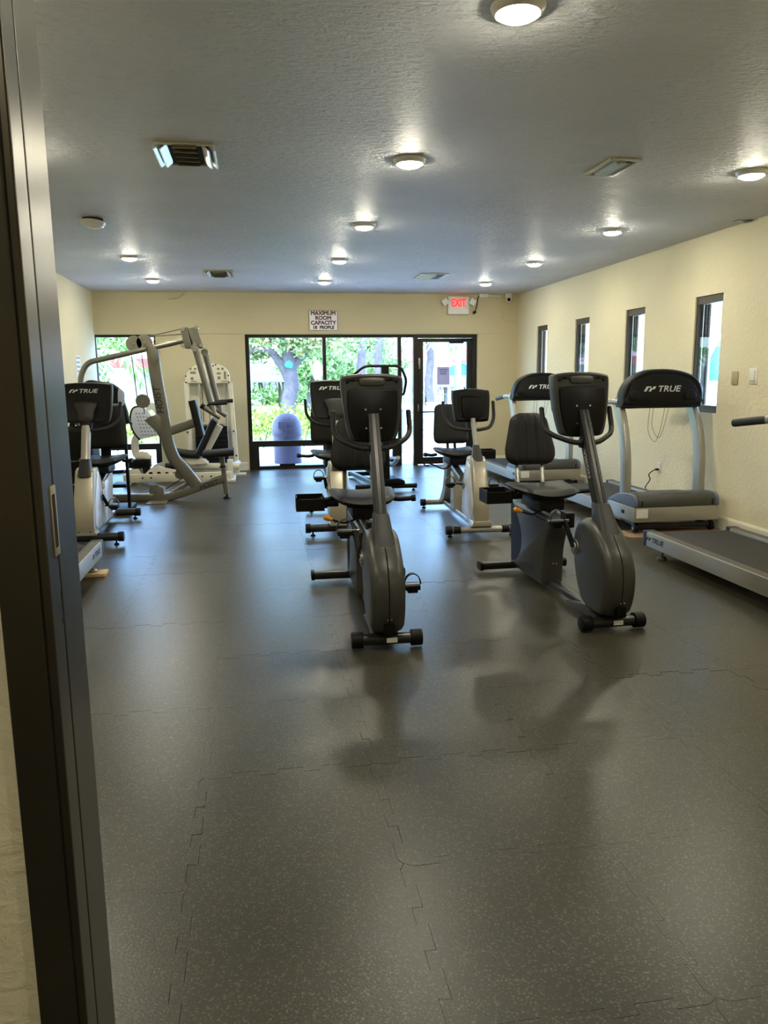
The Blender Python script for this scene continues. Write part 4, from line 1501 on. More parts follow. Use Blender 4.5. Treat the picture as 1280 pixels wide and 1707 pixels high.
# pulleys, plates and cables
def pulley(X, Y, r, nm='pulley'):
    q = hp3(X, Y)
    o = MB().lathe([(r * .96, -.02), (r, -.014), (r * .9, 0), (r, .014), (r * .96, .02)], 22, c=(q.x, 0, q.z), M=Matrix.Rotation(PI / 2, 3, 'X')).build(nm, HOISTM, ho)
    MB().cyl((q.x, -.03, q.z), (q.x, .03, q.z), .012, n=10).build('pulley_bolt', STEEL, o)


pulley(540, 200, .095)
pulley(605, 192, .095)
pulley(595, 560, .085)
pulley(675, 1122, .08)
pulley(826, 1018, .06)
MB().sweep([hp3(545, 205), hp3(600, 205)], rrect(.03, .05, .01)).build('pulley_link', BLACK, ho)
for s in (-1, 1):
    q = [hp3(*k) for k in ((600, 160), (640, 190), (698, 245), (690, 300), (665, 335), (645, 300), (635, 240))]
    MB().extr([(k.x, k.z) for k in q], XZ, *sorted((s * .075, s * .082))).build('top_plate', HOISTM, ho, bevel=.003)
    q = [hp3(*k) for k in ((608, 680), (640, 655), (695, 640), (720, 665), (725, 770), (695, 765), (650, 720))]
    MB().extr([(k.x, k.z) for k in q], XZ, *sorted((s * .04, s * .05))).build('side_plate', HOISTM, ho, bevel=.003)
for a, c in (((518, 225), (560, 545)), ((580, 215), (627, 545)), ((605, 160), (845, 105)), ((625, 155), (845, 140)), ((650, 700), (730, 830)), ((740, 1110), (850, 1040)), ((600, 590), (605, 640))):
    MB().tube([hp3(*a), hp3(*c)], .006, 6).build('cable', CABLE, ho)
d0 = (hp3(695, 510) - hp3(715, 610)).normalized()
text('lettering', 'HOIST', .115, frame(hp3(699, 555, 0) + Vector((0, -.0515, 0)), d0, d0.cross(Vector((0, 1, 0)))), LETD, ho, ext=.001, shear=.2)
d0 = (hp3(1055, 1063) - hp3(965, 1093)).normalized()
text('lettering', 'HOIST', .085, frame(hp3(1008, 1082, 0) + Vector((0, -.047, 0)), d0, (0, 0, 1)), LETD, ho, ext=.001, shear=.2)

# ------------------------------------------------------------------ leg press (off white)
LYP = 11.75
LO = Vector((-1.1, LYP, 0))
lp = empty('leg_press', LO, label='off white leg press machine with perforated foot plate and weight tower', cat='weight machine')


def l3(X, Y, dy=0.):
    p = at_y(200 + X / 5.818, 620 + Y / 5.818, LYP + dy)
    return Vector((p.x - LO.x, p.y - LO.y, p.z))


def w3(X, Y, yy=12.3):
    p = at_y(280 + X / 8.536, 600 + Y / 8.536, yy)
    return Vector((p.x - LO.x, p.y - LO.y, p.z))


r0, r1 = l3(60, 1030), l3(1090, 1040)
for dy in (-.22, .22):
    rl = MB().box(r0.x, r1.x, dy - .04, dy + .04, .03, .15).build('base_rail', WHITEM, lp, bevel=.01)
    if dy < 0:
        for X in (245, 325, 690, 810, 895, 1040):
            q = l3(X, 1027)
            MB().cyl((q.x, dy - .044, .095), (q.x, dy - .036, .095), .013, n=10).build('bolt', BLACK, rl)
MB().box(r0.x, r0.x + .1, -.3, .3, .0008, .04).build('floor_foot', WHITEM, lp, bevel=.006)
MB().box(r1.x - .14, r1.x + .05, -.3, .3, .0008, .04).build('floor_foot', WHITEM, lp, bevel=.006)
q = [l3(*k) for k in ((250, 985), (320, 915), (390, 890), (440, 910), (600, 940), (620, 1000), (250, 1000))]
for dy in (-.24, .2):
    MB().extr([(k.x, k.z) for k in q], XZ, dy, dy + .03).build('adjuster_plate', WHITEM, lp, bevel=.005)
for X, Y in ((320, 970), (397, 968), (472, 970), (540, 975)):
    k = l3(X, Y)
    MB().cyl((k.x, -.246, k.z), (k.x, -.235, k.z), .03, n=14).build('adjuster_hole', BLACK, lp)
MB().tube([l3(440, 918), l3(1155, 915)], .05, 16).build('slide_tube', WHITEM, lp)
MB().tube([l3(440, 918), l3(560, 918)], .053, 16).build('slide_sleeve', BLACK, lp)
MB().extr([(k.x, k.z) for k in (l3(1040, 850), l3(1095, 850), l3(1100, 1040), l3(1040, 1040))], XZ, -.08, .08).build('end_post', WHITEM, lp, bevel=.008)
# foot plate on its pivot arm
fq = spline([l3(*k) for k in ((235, 335), (160, 350), (135, 430), (145, 520), (180, 590), (225, 640))], 5)
fp2 = spline([l3(*k) for k in ((400, 600), (370, 520), (330, 430), (290, 360))], 5)
poly = [(p.x, p.z) for p in fq] + [(p.x, p.z) for p in fp2]
FPM = mat('pale blue grey foot plate', (206, 212, 226), .35, metal=.1, var=.03)
plate = MB().extr(poly, XZ, -.27, -.23).build('foot_plate', FPM, lp, bevel=.004)
MB().sweep([p + Vector((0, -.25, 0)) for p in fq], rrect(.05, .03, .008), up=(0, 1, 0)).build('plate_edge', BLACK, plate)
for j in range(7):
    for i in range(5):
        X, Y = 185 + i * 30 + j * 10, 395 + j * 34
        if X > 205 + j * 24 + 60:
            continue
        k = l3(X, Y)
        MB().cyl((k.x, -.274, k.z), (k.x, -.268, k.z), .011, n=8).build('grip_dot', mat('grey dot', (120, 126, 142), .6), plate)
k = spline([l3(*p_) for p_ in ((250, 340), (310, 330), (360, 370), (385, 430))], 5)
MB().sweep(k, rrect(.1, .05, .01), up=(0, 1, 0)).build('plate_back', WHITEM, lp)
k = spline([l3(*p_) for p_ in ((150, 560), (170, 610), (150, 660), (145, 720), (160, 800), (220, 830))], 5)
MB().sweep(k, rrect(.1, .09, .02), up=(0, 1, 0)).build('pivot_arm', WHITEM, lp)
q0, q1 = l3(80, 930), l3(295, 840)
MB().box(q0.x, q1.x, -.12, .12, q0.z, q1.z).build('counterweight', BLACK, lp, bevel=.012)
k = [l3(*p_) for p_ in ((150, 830), (200, 765), (260, 775), (305, 820), (300, 845))]
MB().extr([(p_.x, p_.z) for p_ in k], XZ, -.06, .06).build('weight_cover', WHITEM, lp, bevel=.006)
k = [l3(*p_) for p_ in ((80, 1000), (110, 940), (190, 930), (230, 990), (235, 1010), (80, 1010))]
MB().extr([(p_.x, p_.z) for p_ in k], XZ, -.14, .14).build('pivot_bracket', WHITEM, lp, bevel=.006)
k = [l3(*p_) for p_ in ((218, 930), (300, 930), (260, 1005), (240, 1005))]
MB().extr([(p_.x, p_.z) for p_ in k], XZ, -.05, .05).build('weight_hanger', CHARM, lp, bevel=.004)
# seat
MB().sweep([l3(530, 775), l3(600, 785), l3(690, 798), l3(775, 800)], rrect(.42, .085, .035, 4)).build('seat', PAD, lp)
k = [l3(*p_) for p_ in ((600, 828), (800, 828), (860, 880), (690, 890))]
MB().extr([(p_.x, p_.z) for p_ in k], XZ, -.15, .15).build('seat_frame', WHITEM, lp, bevel=.008)
MB().sweep([l3(770, 790), l3(840, 640), l3(905, 490), l3(925, 465)], rrect(.44, .1, .04, 4), up=(1, 0, 0)).build('backrest', PAD, lp)
MB().sweep([l3(820, 800), l3(968, 520)], rrect(.12, .1, .015), up=(1, 0, 0)).build('backrest_frame', WHITEM, lp)
MB().tube([l3(775, 830), l3(800, 865), l3(860, 880)], .02, 10).build('seat_handle', WHITEM, lp)
# weight tower
ty_ = w3(300, 300).y
for a, c in (((262, 320), (345, 1560)), ((880, 320), (985, 1560))):
    p0, p1 = w3(*a), w3(*c)
    MB().sweep([p0, Vector((p1.x, p1.y, .02))], rrect(.07, .1, .012), up=(0, 1, 0)).build('tower_post', WHITEM, lp)
tb = spline([w3(*k_) for k_ in ((250, 330), (255, 240), (300, 150), (400, 75), (560, 50), (720, 65), (820, 120), (870, 200), (885, 330))], 4)
pp = [(p_.x, p_.z) for p_ in tb]
head = MB().extr(pp, XZ, ty_ - .06, ty_ + .06).build('tower_head', WHITEM, lp, bevel=.008)
SHD = mat('cream shroud panel', (212, 206, 184), .3, var=.02)
p0, p1 = w3(300, 330), w3(985, 1560)
MB().extr([(w3(300, 320).x, w3(300, 320).z), (w3(850, 320).x, w3(850, 320).z), (w3(950, 1500).x, .1), (w3(380, 1500).x, .1)], XZ, ty_ + .07, ty_ + .085).build('shroud', SHD, lp)
for X0, Y0, X1, Y1 in ((305, 115, 342, 142), (370, 115, 408, 142), (320, 165, 400, 200), (325, 245, 368, 285), (330, 300, 415, 310), (700, 115, 735, 142), (760, 110, 795, 142), (695, 180, 755, 205), (705, 235, 750, 275), (795, 165, 830, 275), (755, 298, 860, 308)):
    a, c = w3(X0, Y0), w3(X1, Y1)
    MB().box(a.x, c.x, ty_ - .064, ty_ - .0595, c.z, a.z).build('decal', mat('grey decal print', (128, 124, 112), .6, var=.3, vscale=60), head, smooth=False)
for X, Y in ((258, 230), (425, 72), (645, 85), (680, 70), (860, 222), (262, 320), (868, 318)):
    a = w3(X, Y)
    MB().cyl((a.x, ty_ - .066, a.z), (a.x, ty_ - .058, a.z), .012, n=10).build('bolt', BLACK, head)
s0, s1 = w3(385, 945), w3(860, 1290)
np_ = 10
hh = (s0.z - .12) / np_
for k in range(np_):
    MB().box(s0.x, s1.x, ty_ - .06, ty_ + .06, .12 + k * hh + .002, .12 + (k + 1) * hh - .003).build('weight_plate', BLACK, lp, bevel=.004)
MB().box(s0.x + .05, s1.x - .05, ty_ - .05, ty_ + .05, s0.z + .002, s0.z + .03).build('top_plate', STEEL, lp, bevel=.004)
for X in (440, 800):
    a = w3(X, 330)
    MB().cyl((a.x + .02, ty_, .1), (a.x, ty_, a.z), .012, n=10).build('guide_rod', CHROME, lp)
for X0, X1 in ((475, 510), (560, 600)):
    MB().tube([w3(X0, 200), w3(X1, 880)], .006, 6).build('cable', CABLE, lp)
for X, Y in ((935, 1010), (975, 1355), (280, 1025)):
    a = w3(X, Y)
    MB().cyl((a.x, ty_ - .066, a.z), (a.x, ty_ - .04, a.z), .014, n=10).build('bolt', BLACK, lp)
a = w3(1000, 1600)
MB().box(a.x - .75, a.x + .12, ty_ - .08, ty_ + .1, .0008, .03).build('tower_foot', WHITEM, lp, bevel=.006)
MB().tube([l3(1080, 910), Vector((w3(1000, 1500).x, ty_, l3(1080, 910).z - .02))], .045, 12).build('cross_tube', WHITEM, lp)

# ------------------------------------------------------------------ notice on the glass door
p0, p1 = at_y(728.5, 612, YG), at_y(749, 641, YG)
nt = empty('door_notice', ((p0.x + p1.x) / 2, YG - .0, (p0.z + p1.z) / 2), label='lavender paper notice taped on the glass door', cat='notice')
hw, hh_ = (p1.x - p0.x) / 2, (p0.z - p1.z) / 2
NOTM = mat('lavender notice paper', (176, 178, 235), .7, var=.03)  # lavender paper, colour brightened to stand for daylight coming through it
MB().box(-hw, hw, -.0015, .001, -hh_, hh_).build('sheet', NOTM, nt, smooth=False)
for k in range(3):
    MB().box(-hw * (.7 - .1 * k), hw * (.7 - .1 * k), -.0025, -.001, hh_ * (.66 - k * .24), hh_ * (.76 - k * .24)).build('print_line', mat('faded print', (86, 86, 140), .7), nt, smooth=False)

# ------------------------------------------------------------------ outdoors
CONC = mat('pale concrete', (214, 212, 206), .85, var=.05, vscale=1.2, bump=.2, bscale=30)
GRASS = mat('mown grass', (112, 142, 70), .9, var=.25, vscale=9)
tag(MB().box(-45, 60, YB + .241, 95, -.3, -.04).build('pavement', CONC, smooth=False), kind='structure')
tag(MB().box(XR + .201, 60, -4, YB + .24, -.3, -.04).build('walkway', CONC, smooth=False), kind='structure')
tag(MB().box(-30, 3.0, 18.2, 60, -.039, -.01).build('lawn', GRASS, smooth=False), kind='structure')
tag(MB().box(3.2, 40, 44, 70, -.039, -.01).build('lawn', GRASS, smooth=False), kind='structure')
CREAM = mat('cream exterior paint', (176, 162, 112), .8, var=.03)
bm_ = at_x(1190, 556, 6.1)
tag(MB().box(6.0, 6.2, -4, YB + .24, bm_.z, 2.9).build('walkway_beam', CREAM, smooth=False), kind='structure')
for k, yy in enumerate((2.0, 6.2, 13.6)):
    tag(MB().box(6.0, 6.2, yy, yy + .2, -.04, 3.0).build('walkway_column', CREAM, smooth=False), kind='structure')


def leaves(b, c, rad, n, size, shell=.55, flat=1.0):
    c = Vector(c)
    for _ in range(n):
        d = Vector((random.gauss(0, 1), random.gauss(0, 1), random.gauss(0, 1))).normalized()
        r = random.uniform(shell, 1.0)
        p = c + Vector((d.x * rad[0], d.y * rad[1], d.z * rad[2])) * r
        u = Vector((random.gauss(0, 1), random.gauss(0, 1), random.gauss(0, flat))).normalized()
        v = u.cross(Vector((random.gauss(0, 1), random.gauss(0, 1), random.gauss(0, 1)))).normalized()
        s = size * random.uniform(.6, 1.3)
        b.add([p - u * s, p + v * s * .45, p + u * s, p - v * s * .45], [(0, 1, 2, 3)])


def mesh_fast(b, name, m, parent=None):
    me = bpy.data.meshes.new(name)
    me.from_pydata(b.v, [], b.f)
    me.materials.append(m)
    o = bpy.data.objects.new(name, me)
    col.objects.link(o)
    if parent:
        o.parent = parent
    return o


HEDGE = leaf_mat('hedge leaves', [(92, 128, 40), (136, 166, 58), (176, 196, 92), (196, 186, 84)])  # leaf greens here and below made paler to carry the outdoor glare
OAK = leaf_mat('oak leaves', [(92, 120, 78), (126, 152, 96), (160, 180, 122), (204, 164, 120)])
BUSHY = leaf_mat('background leaves', [(92, 128, 74), (128, 160, 98), (172, 194, 128)])
PALML = leaf_mat('palm leaves', [(96, 140, 70), (136, 172, 96), (170, 196, 130)])
BARK = mat('grey bark', (92, 85, 92), .9, var=.25, vscale=6, bump=.6, bscale=14, bdist=.03)
STEM = mat('brown stems', (92, 76, 58), .9, var=.2)


def hedge(x0, x1, y, h, label):
    t = empty('hedge', ((x0 + x1) / 2, y, -.04), label=label, cat='hedge')
    b = MB()
    w = x1 - x0
    k = max(2, int(w / .5))
    for i in range(k):
        leaves(b, (-w / 2 + (i + .5) * w / k, random.uniform(-.08, .08), h * .58), (.42, .42, h * .45), 420, .055, .35)
    mesh_fast(b, 'foliage', HEDGE, t)['kind'] = 'stuff'
    for i in range(int(w / .45)):
        x = -w / 2 + (i + .5) * .45
        s = MB()
        for q in (-1, 1):
            s.tube([(x, 0, 0), (x + q * .07, .03 * q, .25), (x + q * .16, .06 * q, h * .6)], .014, 5)
        s.build('stem', STEM, t)


hedge(-6.4, 2.3, 17.6, 1.0, 'low clipped yellow green hedge outside beyond the purple bin')
hedge(-9.5, -6.6, 16.8, 1.15, 'low green hedge outside the corner window')

# domed bin
p = at_y(478, 700, 14.3)
bn = empty('litter_bin', (p.x, 14.3, -.04), label='lavender domed litter bin standing outside the storefront', cat='litter bin')
BINM = mat('lavender painted bin', (84, 75, 98), .45, var=.05, vscale=3)
br = .26
ztop = at_y(478, 688, 14.3).z + .04
b = MB().lathe([(br * .94, 0), (br * .96, .02), (br, .7), (br, ztop - .42)], 28)
b.build('body', BINM, bn)
b = MB().lathe([(br * 1.02, ztop - .42), (br * 1.05, ztop - .41), (br * 1.05, ztop - .27), (br * 1.02, ztop - .26)], 28)
b.build('collar', BINM, bn)
b = MB().lathe([(br * 1.02, ztop - .26)] + [(br * 1.02 * math.cos(a), ztop - .26 + .26 * math.sin(a)) for a in [PI / 2 * k / 8 for k in range(1, 8)]] + [(.005, ztop)], 28)
dm = b.build('dome_lid', BINM, bn)
MB().box(-.17, -.02, -br * 1.06, -br * .7, ztop - .27, ztop - .14).build('bin_flap', mat('pale lavender flap', (104, 95, 120), .4), dm, bevel=.01)


def px3(u, v, Y):
    return at_y(u, v, Y)


# leaning tree
TY = 20.5
base = px3(472, 672, TY)
tr = empty('tree', (base.x, TY, -.02), label='grey barked spreading tree with forked trunk seen through left pane', cat='tree')
L = lambda u, v, dy=0: px3(u, v, TY + dy) - Vector((base.x, TY, -.02))
b = MB()
tk = spline([Vector((.18, 0, 0)), L(481, 672), L(486, 645), L(483, 610), L(481, 585), L(478, 560), L(476, 520)], 4)
b.sweep(tk, circ(1, 10), scale=[.21 - .06 * i / (len(tk) - 1) for i in range(len(tk))])
b.build('trunk', BARK, tr)
for pts, r0, r1 in (([L(484, 640), L(474, 615), L(463, 600), L(450, 586), L(432, 583), L(405, 588, .3)], .14, .06), ([L(484, 622), L(492, 606), L(508, 590), L(525, 575), L(545, 565)], .12, .06),
                    ([L(478, 560), L(495, 545), L(515, 535)], .13, .07)):
    k = spline(pts, 4)
    MB().sweep(k, circ(1, 8), scale=[r0 + (r1 - r0) * i / (len(k) - 1) for i in range(len(k))]).build('branch', BARK, tr)
b = MB()
for u, v, r, n in ((425, 562, 1.0, 500), (450, 548, 1.3, 700), (495, 548, 1.4, 800), (530, 562, 1.1, 600), (428, 590, .5, 160), (560, 545, 1.3, 600), (470, 530, 1.5, 700), (512, 572, .6, 220), (600, 540, 1.2, 500)):
    leaves(b, L(u, v, random.uniform(-.6, .8)), (r, r, r * .55), n * 2, .07, .1)
mesh_fast(b, 'foliage', OAK, tr)['kind'] = 'stuff'
TEALM = mat('teal cloth', (52, 176, 190), .7, var=.05)
MB().shell(spline_xy([(-.1, 0), (.06, -.05), (.1, .05), (.02, .14), (-.08, .1)], 3), lambda a_, c_, d_: L(481, 611) + Vector((a_, d_ - .2, c_)), [(-.06, .03), (-.03, 0), (.08, 0)]).build('teal_wrap', TEALM, tr)


def bush_tree(u, v0, v1, Y, w, label, m=BUSHY, n=6000, trunk=True, size=.12):
    c = px3(u, (v0 + v1) / 2, Y)
    rz_ = abs(px3(u, v0, Y).z - px3(u, v1, Y).z) / 2
    t = empty('tree', (c.x, Y, -.02), label=label, cat='tree')
    b = MB()
    for _ in range(7):
        leaves(b, (random.uniform(-.5, .5) * w, random.uniform(-.8, .8), c.z + random.uniform(-.5, .5) * rz_), (w * .55, 1.4, rz_ * .6), n // 7, size, .25)
    mesh_fast(b, 'foliage', m, t)['kind'] = 'stuff'
    MB().tube([(0, 0, 0), (.1, 0, c.z * .6), (.0, 0, c.z)], .18, 8).build('trunk', BARK, t)


bush_tree(515, 560, 668, 36, 2.0, 'dense green tree behind the white globe lamp')
bush_tree(575, 530, 660, 46, 3.0, 'pale green tree filling the middle pane', n=10000)
bush_tree(645, 575, 650, 41, 1.9, 'green tree at the right end of the middle pane')
bush_tree(440, 600, 690, 44, 3.0, 'distant green tree behind the thatched hut')


def palm(u, Y, r, v_top, label, crown=False):
    c = px3(u, 660, Y)
    t = empty('palm_tree', (c.x, Y, -.03), label=label, cat='palm')
    top = px3(u + 2, v_top, Y).z
    k = [Vector((.04 * math.sin(i), 0, top * i / 12)) for i in range(13)]
    MB().sweep(k, circ(1, 10), scale=[r * (1.15 if i % 2 else 1) * (1.2 - .3 * i / 12) for i in range(13)]).build('trunk', BARK, t)
    b = MB()
    for i in range(13):
        a = 2 * PI * i / 13 + random.uniform(-.2, .2)
        d = Vector((math.cos(a), math.sin(a), 0))
        ln = random.uniform(1.5, 2.0)
        pv = Vector((.0, 0, top))
        for j in range(1, 12):
            q = j / 11
            p_ = Vector((0, 0, top)) + d * ln * q + Vector((0, 0, .7 * q - 1.5 * q * q))
            for s in (-1, 1):
                sd = d.cross(Vector((0, 0, 1))) * s
                e = p_ + sd * .45 * (1 - q * .6) + Vector((0, 0, -.22)) + d * .12
                b.add([pv, p_, e], [(0, 1, 2)])
            pv = p_
    mesh_fast(b, 'fronds', PALML, t)['kind'] = 'stuff'


palm(604, 24, .115, 470, 'left of two palm trunks behind the middle pane')
palm(632, 29, .13, 465, 'right of two palm trunks behind the middle pane')
palm(158, 21, .14, 586, 'palm with feathery fronds outside the corner window')
palm(716, 30, .13, 545, 'slim palm trunk seen through the glass door')
bush_tree(166, 540, 600, 27, 1.2, 'green tree at the upper corner of the corner window', m=PALML, n=3500, size=.1)

THATCH = mat('bleached thatch', (100, 98, 95), .95, var=.18, vscale=7, stretch=(1, 1, .25), bump=.6, bscale=25, bdist=.03)
POSTM = mat('weathered post', (96, 84, 74), .9, var=.2)


def tiki(u, v_apex, v_eave, Y, half, label, fringe=260):
    c = px3(u, v_eave, Y)
    za, ze = px3(u, v_apex, Y).z, c.z
    t = empty('thatched_hut', (c.x, Y, -.03), label=label, cat='hut')
    b = MB()
    rs = []
    for q in range(7):
        f = q / 6
        rr_ = half * (.06 + .94 * f)
        rs.append([Vector((rr_ * math.cos(2 * PI * k / 28) * (1 + .02 * math.sin(5 * k + q)), rr_ * .8 * math.sin(2 * PI * k / 28), za + (ze - za) * f ** .85 + .05)) for k in range(28)])
    b.rings(rs)
    b.build('thatch_roof', THATCH, t)
    b = MB()
    for k in range(fringe):
        a = random.uniform(0, 2 * PI)
        f = random.choice((1, 1, .72, .45))
        rr_ = half * f
        z0 = za + (ze - za) * f ** .85 + .1
        p_ = Vector((rr_ * math.cos(a), rr_ * .8 * math.sin(a), z0))
        d = Vector((-math.sin(a), math.cos(a), 0)) * random.uniform(.03, .07)
        o_ = Vector((math.cos(a), math.sin(a), 0)) * random.uniform(.02, .2)
        b.add([p_ - d, p_ + d, p_ + d * .2 + o_ - Vector((0, 0, random.uniform(.25, .5)))], [(0, 1, 2)])
    mesh_fast(b, 'thatch_fringe', THATCH, t)['kind'] = 'stuff'
    for k in range(6):
        a = 2 * PI * (k + .5) / 6
        MB().tube([(half * .75 * math.cos(a), half * .6 * math.sin(a), 0), (half * .75 * math.cos(a), half * .6 * math.sin(a), ze + .2)], .09, 8).build('post', POSTM, t)


tiki(412, 590, 638, 31, 2.0, 'bleached thatched hut behind the hedge seen through left pane')
tiki(726, 590, 645, 36, 3.3, 'wide thatched hut seen through the glass door', 420)

# globe lamp post
p = px3(529, 620, 19.5)
lpn = empty('lamp_post', (p.x, 19.5, -.03), label='garden lamp post with white globe in front of the trees', cat='lamp post')
MB().tube([(0, 0, 0), (0, 0, p.z - .12)], .04, 10).build('post', mat('dark green post', (52, 62, 60), .5), lpn)
GLOBE = mat('white globe', (240, 240, 240), .3)
MB().lathe([(.07, p.z - .16), (.1, p.z - .1), (.15, p.z + .06), (.13, p.z + .18), (.05, p.z + .28), (.006, p.z + .31)], 18).build('globe', GLOBE, lpn)
# tall blue post
p = px3(764, 575, 24)
tp_ = empty('light_pole', (p.x, 24, -.03), label='tall blue grey light pole outside the glass door', cat='light pole')
BP = mat('blue grey pole', (112, 130, 172), .5)
MB().tube([(0, 0, 0), (0, 0, p.z)], .1, 10).build('pole', BP, tp_)
MB().box(-.3, .45, -.1, .1, p.z - .04, p.z + .12).build('lamp_arm', BP, tp_, bevel=.02)
# teal awning
a0, a1 = px3(750, 625, 31), px3(800, 604, 31)
aw = empty('awning', (a0.x, 31, -.03), label='teal gabled awning outside the glass door', cat='awning')
w_ = a1.x - a0.x + 1.2
ht = a1.z - a0.z
MB().extr([(0, a0.z), (.85, a0.z), (.85, a0.z + .35), (.42, a1.z), (0, a0.z + .35)], XZ, -.02, .02).build('gable', mat('blue awning gable', (70, 128, 196), .7), aw)
MB().add([(.42, 0, a1.z), (.42 + w_, 0, a1.z), (.85 + w_, -1.0, a0.z + .3), (.85, -1.0, a0.z + .3), (.42, .03, a1.z + .03), (.42 + w_, .03, a1.z + .03), (.85 + w_, -.97, a0.z + .33), (.85, -.97, a0.z + .33)],
         [(0, 1, 2, 3), (7, 6, 5, 4), (0, 4, 5, 1), (1, 5, 6, 2), (2, 6, 7, 3), (3, 7, 4, 0)]).build('canopy', mat('teal canvas', (70, 196, 190), .7), aw)
MB().box(.85, .85 + w_, -1.0, -.97, a0.z - .1, a0.z + .3).build('valance', mat('blue canvas', (58, 142, 206), .7), aw)
for k in (.1, w_):
    MB().tube([(k, -.5, 0), (k, -.5, a0.z + .3)], .04, 8).build('post', BP, aw)

# far buildings
WHITEW = mat('white stucco', (196, 193, 190), .85, var=.03)
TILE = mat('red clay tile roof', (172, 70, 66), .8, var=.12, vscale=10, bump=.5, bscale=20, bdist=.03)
WPANE = mat('dark blue glazing', (96, 116, 140), .2)


def building(Y, u0, u1, v_eave, v_ridge, v_top, wins, label, depth=6, v_win=((598, 608),)):
    a, c = px3(u0, v_eave, Y), px3(u1, v_eave, Y)
    t = empty('building', ((a.x + c.x) / 2, Y, -.04), label=label, cat='building')
    hw = (c.x - a.x) / 2
    ze, zr, zt_ = a.z, px3(u0, v_ridge, Y + 1.5).z, px3(u0, v_top, Y + 3).z
    MB().box(-hw, hw, 0, depth, 0, ze).build('lower_wall', WHITEW, t, smooth=False)
    MB().box(-hw, hw, 1.6, depth, ze, zt_).build('upper_wall', WHITEW, t, smooth=False)
    b = MB().extr([(-.4, ze - .05), (1.6, zr), (1.6, zr - .15), (-.4, ze - .25)], YZ, -hw - .2, hw + .2)
    b.build('tile_roof', TILE, t, smooth=False)
    for (us, (va, vb), yo) in wins:
        for ua, ub in us:
            p_, q_ = px3(ua, va, Y + yo), px3(ub, vb, Y + yo)
            ox = (a.x + c.x) / 2
            f = MB().box(p_.x - ox, q_.x - ox, yo - .06, yo + .02, q_.z + .04, p_.z + .04).build('window', WHITEP, t, smooth=False)
            e = .06
            MB().box(p_.x - ox + e, q_.x - ox - e, yo - .08, yo - .05, q_.z + .04 + e, p_.z + .04 - e).build('window_pane', WPANE, f, smooth=False)
    return t


building(58, 655, 830, 600, 579, 530, [(((670, 676), (678, 684), (686, 691), (736, 741), (743, 748), (750, 755)), (571, 577), 1.6), (((660, 667), (670, 679), (766, 774), (776, 784)), (588 + 16, 612), 0)],
         'far white two storey building with red tiled roof behind the glass door')
# pavilion outside the corner window: hip roof, wall, door
PY = 23
a = px3(190, 612, PY)
pv = empty('pavilion', (a.x, PY, -.04), label='white pavilion with red hip roof outside the corner window', cat='building')
c = px3(300, 612, PY)
w_ = c.x - a.x
ze = a.z + .04
MB().box(.45, w_, 0, 5, 0, ze).build('wall', WHITEW, pv, smooth=False)
zr = px3(235, 566, PY + 3).z
b = MB().add([(0, -.5, ze), (w_ + .5, -.5, ze), (w_ + .5, 5.5, ze), (0, 5.5, ze), (1.6, 2.5, zr), (w_ - 1, 2.5, zr)], [(0, 1, 5, 4), (1, 2, 5), (2, 3, 4, 5), (3, 0, 4), (3, 2, 1, 0)])
b.build('hip_roof', mat('pale sunlit clay tile', (214, 168, 160), .8, var=.08, vscale=12), pv, smooth=False)  # sun on the slopes painted in as a paler tile colour
MB().box(-.02, w_ + .5, -.56, -.48, ze - .04, ze + .22).build('fascia', TILE, pv, smooth=False)
q0, q1 = px3(233, 624, PY), px3(262, 700, PY)
MB().box(q0.x - a.x, q1.x - a.x, -.05, .02, .0, q0.z + .04).build('door_panel', mat('grey lilac door', (168, 158, 178), .6), pv, smooth=False)
# pool fence, loungers, handrail
FN = mat('dark fence metal', (66, 78, 84), .5)
fx0, fx1, FY = px3(560, 660, 25.5).x, px3(800, 660, 25.5).x, 25.5
fn = empty('pool_fence', ((fx0 + fx1) / 2, FY, -.04), label='low dark picket fence beyond the loungers', cat='fence')
w_ = (fx1 - fx0) / 2
zf = px3(700, 657, FY).z + .04
MB().box(-w_, w_, -.015, .015, zf - .03, zf).build('top_rail', FN, fn, smooth=False)
MB().box(-w_, w_, -.015, .015, .1, .13).build('bottom_rail', FN, fn, smooth=False)
pk = MB().box(-.009, .009, -.009, .009, 0, zf).build('picket', FN, fn, smooth=False)
nk = int(2 * w_ / .13)
for k in range(nk):
    q = pk if k == 0 else pk.copy()
    if k:
        col.objects.link(q)
        q.parent = fn
    q.location = (-w_ + (k + .5) * .13, 0, 0)
LMT = mat('pale aqua sling', (168, 206, 214), .7)
lg0 = empty('sun_lounger', (0, 0, 0))
for s in (-1, 1):
    MB().tube([(s * .3, -.9, .33), (s * .3, .35, .33), (s * .3, .85, .75)], .02, 6).build('side_rail', WHITEP, lg0)
    for yq in (-.7, .3):
        MB().tube([(s * .3, yq, 0), (s * .3, yq, .33)], .02, 6).build('leg', WHITEP, lg0)
MB().box(-.29, .29, -.9, .35, .325, .345).build('sling', LMT, lg0)
MB().add([(-.29, .35, .33), (.29, .35, .33), (.29, .85, .74), (-.29, .85, .74), (-.29, .35, .35), (.29, .35, .35), (.29, .83, .76), (-.29, .83, .76)],
         [(0, 1, 2, 3), (7, 6, 5, 4), (0, 4, 5, 1), (1, 5, 6, 2), (2, 6, 7, 3), (3, 7, 4, 0)]).build('back_sling', LMT, lg0)
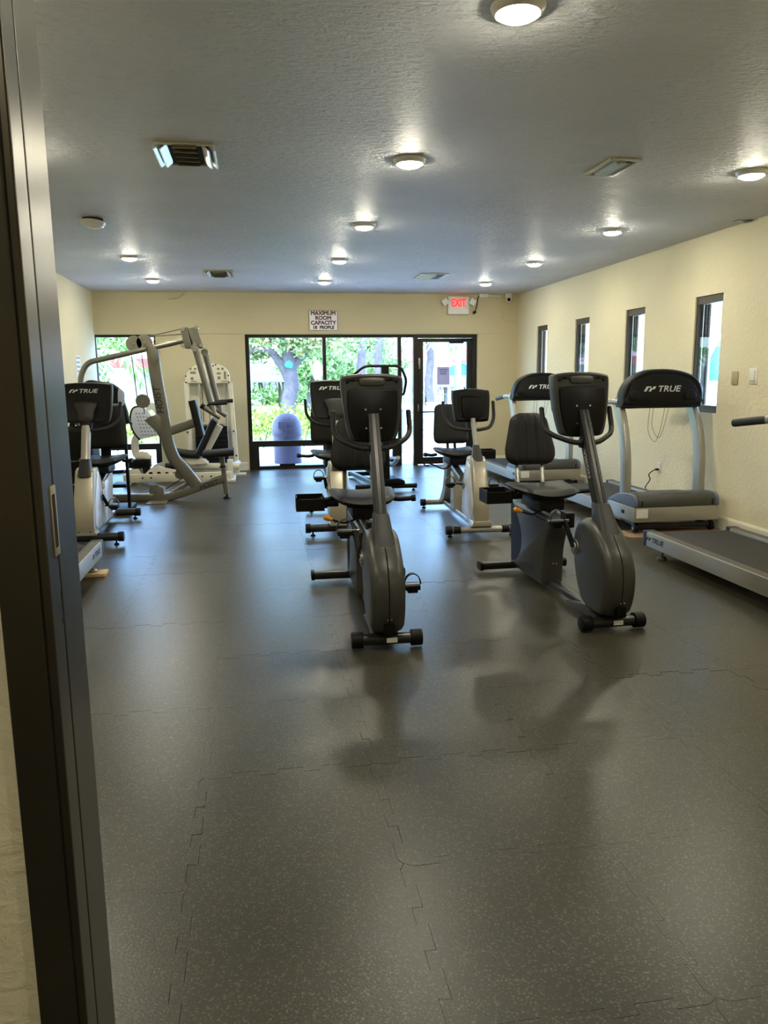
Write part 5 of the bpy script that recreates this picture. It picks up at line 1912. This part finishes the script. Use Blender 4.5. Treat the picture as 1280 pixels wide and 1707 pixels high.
spots = [(678, 20, 'nearer left'), (737, 20, 'nearer right'), (690, 22.6, 'farther left'), (747, 22.6, 'farther right')]
for k, (u, Y, nm) in enumerate(spots):
    o = lg0 if k == 0 else copy_tree(lg0)
    o.location = (px3(u, 670, Y).x, Y, -.04)
    o.rotation_euler.z = .25
    tag(o, '%s of four pale aqua sun loungers on the pool deck' % nm, 'sun lounger', 'pool deck loungers')
b = MB()
h0_, h1_ = px3(671, 682, 15.5), px3(692, 689, 14.6)
b.tube([(h0_.x, 15.5, -.04), (h0_.x, 15.5, h0_.z), (h1_.x, 14.6, h1_.z), (h1_.x, 14.6, -.04)], .02, 8)
tag(b.build('handrail', mat('grey rail', (150, 154, 166), .4, metal=.4)), 'short grey handrail just outside the narrow glass strip', 'handrail')
# closed umbrella beyond the walkway
p = at_x(1196, 640, 8.6)
um = empty('closed_umbrella', (p.x, p.y, -.04), label='closed teal patio umbrella outside the nearest side window', cat='umbrella')
zt_ = at_x(1196, 570, 8.6).z + .04
MB().tube([(0, 0, 0), (0, 0, zt_ + .15)], .022, 8).build('pole', WHITEP, um)
MB().lathe([(.17, p.z + .1), (.2, p.z + .4), (.14, zt_ - .25), (.03, zt_)], 14).build('canopy', TEALM, um)
MB().lathe([(.26, 0), (.26, .06), (.05, .1)], 18).build('base', CONC, um)

# white garden building and hedge beyond the side windows
gb = empty('garden_building', (17, 26, -.04), label='long white garden building seen through the side windows', cat='building')
MB().box(0, 5, -14, 16, 0, 2.5).build('wall', WHITEW, gb, smooth=False)
MB().extr([(-.5, 2.4), (2.5, 3.4), (5.5, 2.4), (5.5, 2.3), (-.5, 2.3)], lambda a_, c_, d_: Vector((a_, d_, c_)), -14.5, 16.5).build('roof', mat('blue grey roof', (150, 160, 190), .7, var=.1), gb, smooth=False)
for k in range(7):
    f = MB().box(-.05, .02, -12 + k * 4, -11 + k * 4, .9, 2.0).build('window', WHITEP, gb, smooth=False)
    MB().box(-.07, -.04, -11.92 + k * 4, -11.08 + k * 4, .98, 1.92).build('window_pane', WPANE, f, smooth=False)
